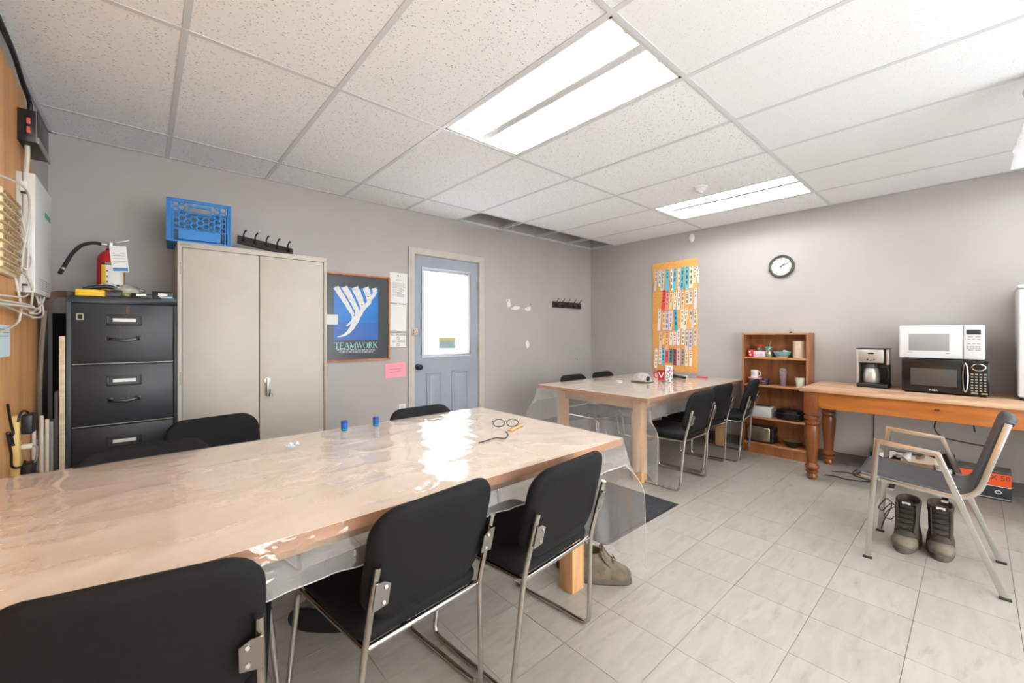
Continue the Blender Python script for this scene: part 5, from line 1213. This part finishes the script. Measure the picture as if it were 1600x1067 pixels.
cable('appliance_cable', [(XR - .03, -3.185, .74), (XR - .02, -3.19, .5), (XR - .02, -3.185, .2), (XR - .03, -3.18, .15)], .004, m_cblk, 'black cord hanging straight down the wall behind the pine table')
t = thing('wall_plug', (XR, -3.19, .09), 'black plug and outlet low on the wall under the pine table', 'plug')
O('plate', B().box(-.006, 0, -.036, .036, 0, .11), m_greyink, t, bevel=.002); O('plug_body', B().box(-.05, -.006, -.02, .025, .03, .075), m_black, t, bevel=.006); O('second_plug', B().box(-.035, -.006, -.035, -.012, .005, .03), m_black, t, bevel=.004)
cable('extension_cable', [(XR - .05, -3.18, .12), (4.72, -3.14, .03), (4.60, -3.08, .006), (4.48, -3.10, .006), (4.44, -3.16, .006), (4.42, -3.22, .006), (4.5, -3.25, .006), (4.52, -3.05, .006), (4.46, -2.95, .006)], .004, m_cblk, 'black cord looping on the floor near the turned table leg')
cable('extension_cable', [(4.30, -2.93, .006), (4.32, -3.0, .006), (4.30, -3.08, .006), (4.36, -3.2, .006), (4.45, -3.24, .006), (4.55, -3.24, .02), (4.58, -3.23, .006)], .0045, m_cblk, 'thick black cord lying on the floor in front of the brown cardboard box')
cable('appliance_cable', [(XR - .03, -3.62, .62), (4.72, -3.60, .56), (4.68, -3.58, .47), (4.70, -3.62, .40), (4.76, -3.72, .37), (XR - .02, -3.85, .35)], .005, m_cblk, 'black cord sagging in a loop behind the armchair back')
cable('appliance_cable', [(XR - .02, -3.80, .60), (4.77, -3.79, .54), (4.77, -3.80, .46)], .005, m_cblk, 'short black cord end hanging below the pine table by the armchair')
t = thing('cord_adapter', (4.74, -3.66, 0.0), 'small black power adapter standing behind the papers under the pine table', 'adapter')
O('body', B().box(-.03, .03, -.035, .035, 0, .26), m_black, t, bevel=.01, seg=3); O('light_end', B().box(-.012, .012, -.012, .012, .26, .275), m_blackm, t)

# ---------------------------------------------------------------- bookshelf contents
def sh(px_, z, x=4.69): return pX(px_, 560, x).y
S0, S1, S2, S3 = SHELF
def cup(name, x, y, z, r, h, m, label, cat='cup', handle=None, taper=1.0, wall=.003, inner=None):
    t = thing(name, (x, y, z), label, cat)
    O('body', B().lathe([(0, 0), (r * taper, 0), (r * (taper + (1 - taper) * .5), h * .5), (r, h), (r - wall, h), (r * taper - wall, wall), (0, wall)], 28), m, t)
    if handle is not None:
        a = R(handle); d = Vector((math.cos(a), math.sin(a), 0)); pts = [d * (r * .95) + UP * h * .82, d * (r * 1.55) + UP * h * .78, d * (r * 1.7) + UP * h * .5, d * (r * 1.5) + UP * h * .25, d * (r * .95) + UP * h * .2]
        O('handle', B().tube(spline(pts, 5), r * .13, 8), m, t)
    return t
m_redc = mat('red_cup', (206, 34, 38), .4)
t = cup('red_cup', 4.66, sh(1174, S0, 4.66), S0, .036, .075, m_redc, 'red patterned cup at left end of the top shelf', taper=.8)
for k in range(2): O('pattern_dot', B(Matrix.Translation((-.0335, 0.0 + .004 * k, .022 + .03 * k))).ell((0, 0, 0), .003, .010, .009, 10, 6), m_paper, t)
t = thing('food_container', (4.67, sh(1188, S0, 4.67), S0), 'clear food container with pink and white print on the top shelf', 'container')
O('tub', B().prism(rrect(.09, .105, .012, 4), 0, .05), mat('printed_tub', (226, 206, 212), .4, c2=(178, 150, 166), vscale=40), t, bevel=.003); O('rim', B().prism(rrect(.096, .111, .014, 4), .05, .056), m_paper, t)
t = thing('glass_jar', (4.755, sh(1187, S0, 4.76), S0), 'glass jar with a red lid behind the printed container', 'jar')
m_jar = clear('jar_glass', (.92, .95, .95), .08, .1, .02)
O('glass', B().lathe([(0, 0), (.036, 0), (.038, .01), (.038, .085), (.03, .1), (.03, .105), (0, .105)], 24), m_jar, t); O('lid', B().lathe([(0, .105), (.042, .105), (.042, .122), (0, .124)], 24), m_redc, t)
t = thing('mason_jar', (4.68, sh(1201, S0, 4.68), S0), 'glass mug jar with green contents, teal lid and straw on the top shelf', 'jar')
O('glass', B().lathe([(0, 0), (.034, 0), (.037, .012), (.037, .07), (.03, .085), (.03, .095), (0, .095)], 24), m_jar, t); O('contents', B().lathe([(0, .004), (.031, .004), (.033, .015), (.033, .055), (0, .06)], 20), mat('green_contents', (120, 140, 60), .6, c2=(70, 84, 40), vscale=60), t)
O('lid', B().lathe([(0, .095), (.033, .095), (.033, .105), (0, .108)], 22), mat('teal_lid', (90, 176, 172), .4), t); O('straw', B().tube([(.004, 0, .05), (-.004, -.02, .165)], .004, 7), mat('green_straw', (120, 160, 96), .4), t)
t = thing('striped_bowl', (4.68, sh(1222, S0, 4.68), S0), 'blue bowl with pale bands on the top shelf', 'bowl')
pb_ = [(0, 0), (.045, 0), (.056, .018), (.066, .036), (.076, .062)]
O('lower_band', B().lathe([(0, 0), (.045, 0), (.053, .014), (.05, .014), (0, .004)], 32), mat('bowl_tan', (214, 190, 140), .4), t)
O('middle_band', B().lathe([(.053, .014), (.062, .030), (.059, .030), (.05, .014)], 32, caps=False), mat('bowl_grey_blue', (120, 142, 160), .4), t)
O('upper_band', B().lathe([(.062, .030), (.076, .062), (.073, .062), (.059, .030)], 32, caps=False), mat('bowl_teal', (112, 170, 178), .4), t)
O('napkin', B(Matrix.Translation((.01, -.035, .055)) @ Matrix.Rotation(R(20), 4, 'X')).box(-.02, .02, -.03, .03, 0, .014), m_paper, t, bevel=.004)
t = thing('canister', (4.705, sh(1249, S0, 4.70), S0), 'tall plain beige canister at right end of the top shelf', 'canister')
O('body', B().lathe([(0, 0), (.054, 0), (.056, .003), (.056, .158), (0, .158)], 36), mat('beige_canister', (222, 200, 176), .4), t); O('lid', B().lathe([(0, .158), (.057, .158), (.057, .168), (0, .169)], 36), mat('beige_lid', (226, 208, 188), .4), t)
t = thing('binder_clip', (4.66, sh(1236, 1.24, 4.66), HZ), 'small black and white clip on top of the bookshelf', 'clip')
O('jaw', B().prism([(-.014, 0), (.014, 0), (.004, .014), (-.004, .014)], -.01, .01) if False else B(Matrix.Rotation(R(90), 4, 'X') @ Matrix.Rotation(R(90), 4, 'Y')).prism([(-.014, 0), (.014, 0), (.004, .016), (-.004, .016)], -.01, .01), m_black, t); O('wire_handle', B().tube([(0, -.012, .012), (0, 0, .04), (0, .012, .012)], .0015, 5), m_steel, t)
# second shelf
t = thing('lidded_tub', (4.67, sh(1180, S1, 4.67), S1), 'clear plastic tub with a pink lid on the second shelf', 'container')
O('tub', B().lathe([(0, 0), (.045, 0), (.058, .06), (.056, .06), (0, .004)], 28), clear('tub_plastic', (.8, .78, .8), .05, .35, .1), t); O('lid', B().lathe([(0, .06), (.066, .06), (.066, .068), (0, .07)], 30), mat('pink_lid', (226, 150, 158), .4), t)
t = cup('white_mug', 4.665, sh(1179, S1, 4.665), S1 + .0705, .034, .075, m_white, 'white mug with a round dark emblem standing on the pink lidded tub', 'mug', handle=-90)
O('emblem_ring', B(at((-.0345, .004, .038), WALL_R)).tube([(.018 * math.cos(a_ / 20 * 2 * math.pi), .018 * math.sin(a_ / 20 * 2 * math.pi), 0) for a_ in range(20)], .0012, 5, closed=True), m_ink, t); O('emblem_mark', B().box(-.0352, -.0335, -.006, .012, .035, .041), m_ink, t, smooth=False)
t = cup('dark_mug', 4.655, sh(1196, S1, 4.655), S1, .032, .06, mat('navy_mug', (26, 32, 48), .35), 'low dark navy mug with a red and white badge on the second shelf', 'mug', handle=-80)
O('badge', B().box(-.0345, -.031, -.008, .022, .03, .044), mat('badge_red', (196, 96, 104), .5), t, bevel=.001); O('badge_line', B().box(-.0345, -.030, -.004, .02, .014, .02), m_greyink, t, smooth=False); O('lid', B().lathe([(0, .06), (.03, .06), (.026, .074), (0, .078)], 22), m_black, t)
t = thing('pink_tumbler', (4.68, sh(1223.5, S1, 4.68), S1), 'clear tumbler with a magenta pattern on the second shelf', 'tumbler')
O('glass', B().lathe([(0, 0), (.03, 0), (.035, .175), (.033, .175), (.028, .004), (0, .004)], 26), m_jar, t); O('liner', B().lathe([(0, .006), (.0265, .006), (.031, .15), (0, .155)], 24), mat('magenta_print', (206, 56, 104), .4, c2=(70, 84, 120), vscale=22), t); O('lid', B().lathe([(0, .156), (.026, .156), (.02, .17), (0, .172)], 20), mat('dark_lid', (66, 40, 52), .4), t)
t = cup('paper_cup', 4.65, sh(1251, S1, 4.65), S1, .042, .095, mat('cream_cup', (226, 224, 208), .5, c2=(196, 204, 176), vscale=30), 'cream cup with a faint green pattern at right end of the second shelf', taper=.84)
# third shelf
t = thing('white_appliance', (4.685, sh(1188, S2, 4.65) - .02, S2), 'white countertop bread box appliance on the third shelf', 'appliance')
O('body', B().box(-.08, .10, -.09, .10, 0, .105), mat('appliance_white', (218, 216, 212), .4), t, bevel=.008, seg=3); O('top_panel', B().box(-.07, .08, -.075, .085, .105, .110), mat('appliance_grey', (150, 146, 142), .4), t, bevel=.002); O('slot', B().box(-.035, .045, -.06, .07, .1105, .112), m_ink, t)
t = thing('roaster_pan', (4.69, sh(1233, S2, 4.69) - .005, S2), 'black lidded roasting pan on the third shelf', 'pan')
O('pan', B().loft([[(x, y, z) for x, y in rrect(a_, c_, .03, 4)] for z, a_, c_ in ((0, .15, .19), (.01, .165, .205), (.065, .175, .215))]), m_gloss, t); O('rim', B().loft([[(x, y, z) for x, y in rrect(a_, c_, .03, 4)] for z, a_, c_ in ((.065, .185, .225), (.071, .185, .225))]), m_blackm, t)
O('lid', B().loft([[(x, y, z) for x, y in rrect(a_, c_, .03, 4)] for z, a_, c_ in ((.071, .178, .218), (.095, .165, .20), (.105, .13, .16))]), m_gloss, t); O('knob', B().lathe([(0, .105), (.01, .105), (.014, .118), (0, .12)], 14), m_blackm, t)
# bottom shelf
t = thing('toaster', (4.70, -2.305, S3), 'chrome toaster on the bottom shelf', 'toaster')
O('body', B().box(-.075, .075, -.11, .12, .012, .165), mat('toaster_steel', (176, 166, 150), .25, 1.0), t, bevel=.02, seg=4); O('end_panel', B().box(-.07, .07, -.135, -.108, .012, .16), m_black, t, bevel=.012, seg=3); O('lever', B().box(-.02, .02, -.15, -.134, .10, .112), m_chrome, t, bevel=.003); O('base', B().box(-.07, .07, -.12, .115, 0, .014), m_black, t); O('slot', B().box(-.03, -.012, -.09, .10, .160, .1665), m_ink, t); O('slot', B().box(.012, .03, -.09, .10, .160, .1665), m_ink, t)
t = thing('black_bowl', (4.69, sh(1238, S3, 4.69), S3), 'shallow black and gold bowl on the bottom shelf', 'bowl')
O('bowl', B().lathe([(0, 0), (.045, 0), (.075, .03), (.088, .062), (.085, .062), (.07, .032), (0, .008)], 36), m_gloss, t); O('gold_inside', B().lathe([(0, .0095), (.04, .0105), (.0705, .0345), (.083, .061)], 36, caps=False), mat('gold_glaze', (132, 108, 62), .35, .3), t)

# ---------------------------------------------------------------- on the second table
ZQ = ZT + .0065
p = pZ(1003, 596, ZQ)
t = thing('baseball_cap', (p.x, p.y, ZQ), 'pale grey baseball cap lying on the second table', 'cap')
m_cap = mat('grey_cap_cloth', (176, 168, 160), .85, var=.15, vscale=20)
b = B(); rings = []
for j in range(9):
    f_ = j / 8; rr = .088 * math.cos(f_ * math.pi / 2 * .97); rings.append([(rr * 1.05 * math.cos(2 * math.pi * k / 24), rr * 1.15 * math.sin(2 * math.pi * k / 24), .012 + .082 * math.sin(f_ * math.pi / 2) + .006 * noise.noise(Vector((k, j, 1)))) for k in range(24)])
b.loft(rings, False, True); O('crown', b, m_cap, t, ang=70)
def brim(u, v):
    a_ = R(-75 + 150 * u); r_ = .09 + .075 * v * math.cos(a_ * .9); d = R(-60)
    x, y = r_ * math.cos(a_), r_ * 1.05 * math.sin(a_); return (x * math.cos(d + 1.6) - y * math.sin(d + 1.6), x * math.sin(d + 1.6) + y * math.cos(d + 1.6), .016 - .010 * v - .012 * (2 * u - 1) ** 2 * v + .01)
o = O('brim', B().grid(16, 5, brim), m_cap, t); md = o.modifiers.new('thickness', 'SOLIDIFY'); md.thickness = .003
O('back_opening', B(Matrix.Translation((-.028, -.088, .036)) @ Matrix.Rotation(R(18), 4, 'Z')).ell((0, 0, 0), .046, .016, .028, 18, 8), m_blackm, t)
O('back_strap', B().sweep(spline([(-.075, -.075, .015), (-.03, -.105, .012), (.02, -.103, .014)], 5), [(-.002, -.008), (.002, -.008), (.002, .008), (-.002, .008)], up=(0, 0, 1)), m_cap, t)
p = pZ(1033, 593, ZQ)
t = cup('heart_mug', p.x, p.y, ZQ, .043, .10, mat('mug_red', (196, 24, 36), .3), 'red mug with a white and grey motif on the second table', 'mug', handle=125, taper=.72)
Mh = Matrix.Rotation(R(-62), 4, 'Z') @ Matrix.Translation((0, -.0405, .055)) @ Matrix.Rotation(R(-8), 4, 'X') @ WALL_A
for q, (a_, c_) in enumerate((((-.022, .028), (0, -.03)), ((.026, .028), (0, -.03)))):
    d = Vector((c_[0] - a_[0], c_[1] - a_[1], 0)).normalized(); n_ = Vector((-d.y, d.x, 0)) * .006
    O('motif_stroke', B(Mh).add([Vector((*a_, .001 + .0004 * q)) - n_, Vector((*c_, .001 + .0004 * q)) - n_, Vector((*c_, .001 + .0004 * q)) + n_, Vector((*a_, .001 + .0004 * q)) + n_], [(0, 1, 2, 3)]), m_paper, t, smooth=False)
p = pZ(1045, 596, ZQ)
t = cup('dotted_cup', p.x, p.y, ZQ, .042, .165, m_paper, 'tall white paper cup with red and blue dots beside the red mug', taper=.8)
rd = random.Random(5)
for k in range(110):
    a_ = rd.uniform(0, 360); z = rd.uniform(.015, .155); r_ = .042 * (.8 + .2 * z / .165) + .0002
    O('dot', B(Matrix.Rotation(R(a_), 4, 'Z') @ Matrix.Translation((r_, 0, z))).ell((0, 0, 0), .0012, .0062, .0062, 8, 4), rd.choice((mat('dot_red', (196, 50, 70), .5), mat('dot_navy', (40, 40, 90), .5))), t)
p = pZ(1062, 591, ZQ)
t = thing('flashlight', (p.x, p.y, ZQ), 'black flashlight lying on the second table beside the dotted cup', 'flashlight', R(-20))
O('barrel', B().cyl((-.02, -.10, .016), (.0, .05, .016), .014, .014, 14), m_black, t); O('head', B().cyl((0, .05, .018), (.006, .10, .018), .016, .022, 16), m_black, t); O('lens', B().cyl((.006, .1005, .018), (.006, .103, .018), .019, n=16), m_paper, t)
p = pZ(1078, 590, ZQ)
t = thing('pliers', (p.x + .02, p.y - .06, ZQ), 'pliers with red handles near the wall end of the second table', 'pliers', R(15))
for s in (-1, 1): O('handle', B().tube(spline([(0, 0, .01), (.02 * s, -.05, .01), (.012 * s, -.12, .01)], 5), .006, 8), m_redc, t)
O('jaws', B().prism([(-.012, -.005), (.012, -.005), (.005, .05), (-.005, .05)], .004, .014), m_steel, t, bevel=.002)
t = thing('key_fob', (p.x - .03, p.y + .04, ZQ), 'round pale key fob with keys beside the flashlight', 'keys')
O('fob', B().lathe([(0, 0), (.022, 0), (.026, .01), (.02, .022), (0, .024)], 20), mat('fob_cream', (206, 200, 186), .5), t); O('key_ring', B().tube([(.03 + .014 * math.cos(a_ / 14 * 2 * math.pi), -.02 + .014 * math.sin(a_ / 14 * 2 * math.pi), .003) for a_ in range(14)], .0014, 5, closed=True), m_steel, t)
for k in range(2): O('key', B(Matrix.Translation((.035, -.03, .003 + .003 * k)) @ Matrix.Rotation(R(-30 + 50 * k), 4, 'Z')).box(-.004, .004, -.045, 0, 0, .002), m_ink, t)
p = pZ(968, 596, ZQ)
t = thing('jar_cover', (p.x, p.y, ZQ), 'small white plastic lid near the far edge of the second table', 'lid')
O('disc', B().lathe([(0, 0), (.026, 0), (.026, .008), (.022, .010), (0, .010)], 22), m_paper, t); O('tab', B().box(-.008, .008, .02, .04, .003, .009), m_paper, t, bevel=.002)
p = pZ(1047, 597, ZQ)
t = thing('eyeglasses', (p.x - .09, p.y - .01, ZQ), 'folded dark eyeglasses in front of the dotted cup on the second table', 'eyeglasses', R(-40))
for s in (-1, 1): O('lens_rim', B().tube([(s * .03 + .022 * math.cos(a_ / 14 * 2 * math.pi), 0, .018 + .016 * math.sin(a_ / 14 * 2 * math.pi)) for a_ in range(14)], .0016, 5, closed=True), m_ink, t)
O('bridge', B().tube([(-.008, 0, .024), (.008, 0, .024)], .0015, 5), m_ink, t); O('temple', B().tube([(-.052, 0, .02), (-.05, .012, .012), (.05, .016, .004)], .0015, 5), m_ink, t)

# ---------------------------------------------------------------- on the front table
ZF = ZT + .0085
p = pZ(790, 668, ZF)
t = thing('safety_glasses', (p.x, p.y, ZF), 'clear safety glasses with dark frame on the far end of the front table', 'eyeglasses', R(-35))
for s in (-1, 1):
    O('rim', B().tube([(s * .036 + .03 * math.cos(a_ / 16 * 2 * math.pi), -.004 * math.cos(a_ / 16 * 2 * math.pi) ** 2, .025 + .02 * math.sin(a_ / 16 * 2 * math.pi)) for a_ in range(16)], .0022, 6, closed=True), m_ink, t)
    O('lens', B(Matrix.Translation((s * .036, 0, .025)) @ WALL_A).lathe([(0, -.0008), (.028, -.0008), (.028, .0008), (0, .0008)], 18) if False else B(Matrix.Translation((s * .036, 0, .025)) @ WALL_A @ Matrix.Diagonal((1, .66, 1, 1))).lathe([(0, -.0008), (.029, -.0008), (.029, .0008), (0, .0008)], 18), m_glass, t)
    O('temple', B().tube(spline([(s * .066, 0, .03), (s * .07, .03, .028), (s * .062, .12, .012), (s * .058, .14, .004)], 4), .0022, 6), m_ink if s < 0 else mat('brown_temple', (140, 78, 50), .4), t)
O('bridge', B().tube([(-.008, 0, .03), (.008, 0, .03)], .002, 6), m_ink, t)
p = pZ(806, 668, ZF)
t = thing('wooden_stick', (p.x, p.y, ZF), 'flat tan wooden piece beside the safety glasses on the front table', 'wood piece', R(25))
O('stick', B().box(-.085, .085, -.014, .014, 0, .006), wood('tan_stick', (206, 158, 104), (230, 188, 136), (1, 6, 6), .5, 4), t, bevel=.002); O('groove', B().box(-.08, .08, -.0012, .0012, .006, .0066), mat('stick_groove', (146, 104, 62), .7), t)
p = pZ(765, 688, ZF)
o = O('neck_strap', B().tube(spline([pZ(748, 692, ZF) , pZ(762, 688, ZF), pZ(775, 684, ZF + .004), pZ(788, 685, ZF), pZ(794, 679, ZF), pZ(790, 674, ZF + .003)], 6), .0028, 7), m_ink); tag(o, 'thin dark cord lying in front of the safety glasses', 'cord')
for px_, py_, lab in ((538, 672, 'blue battery-like can standing at far table edge, the left one'), (587.5, 665, 'blue battery-like can standing at far table edge, the right one')):
    p = pZ(px_, py_, ZF); t = thing('blue_can', (p.x, p.y, ZF), lab, 'can', group='blue cans on the front table')
    O('body', B().lathe([(0, 0), (.0155, 0), (.0165, .003), (.0165, .034), (0, .034)], 20), mat('can_blue', (20, 92, 178), .35), t); O('cap', B().lathe([(0, .0345), (.0165, .0345), (.0165, .046), (.013, .049), (0, .049)], 20), mat('can_cap_blue', (14, 74, 158), .4), t); O('green_band', B().lathe([(.0167, .004), (.0168, .010)], 20, caps=False), mat('can_green', (40, 150, 130), .4), t)
p = pZ(456, 700, ZF)
t = thing('paper_scrap', (p.x, p.y, ZF), 'tiny pale blue crumpled scrap on the front table', 'scrap')
O('scrap', B().grid(8, 8, lambda u, v: ((u - .5) * .05, (v - .5) * .04, .012 + .016 * noise.noise(Vector((u * 3, v * 3, 8))) + .004)), mat('pale_blue_scrap', (206, 226, 234), .6), t, ang=20); O('core', B().ell((0, 0, .008), .016, .013, .008, 10, 6), mat('pale_blue_scrap', (206, 226, 234), .6), t)
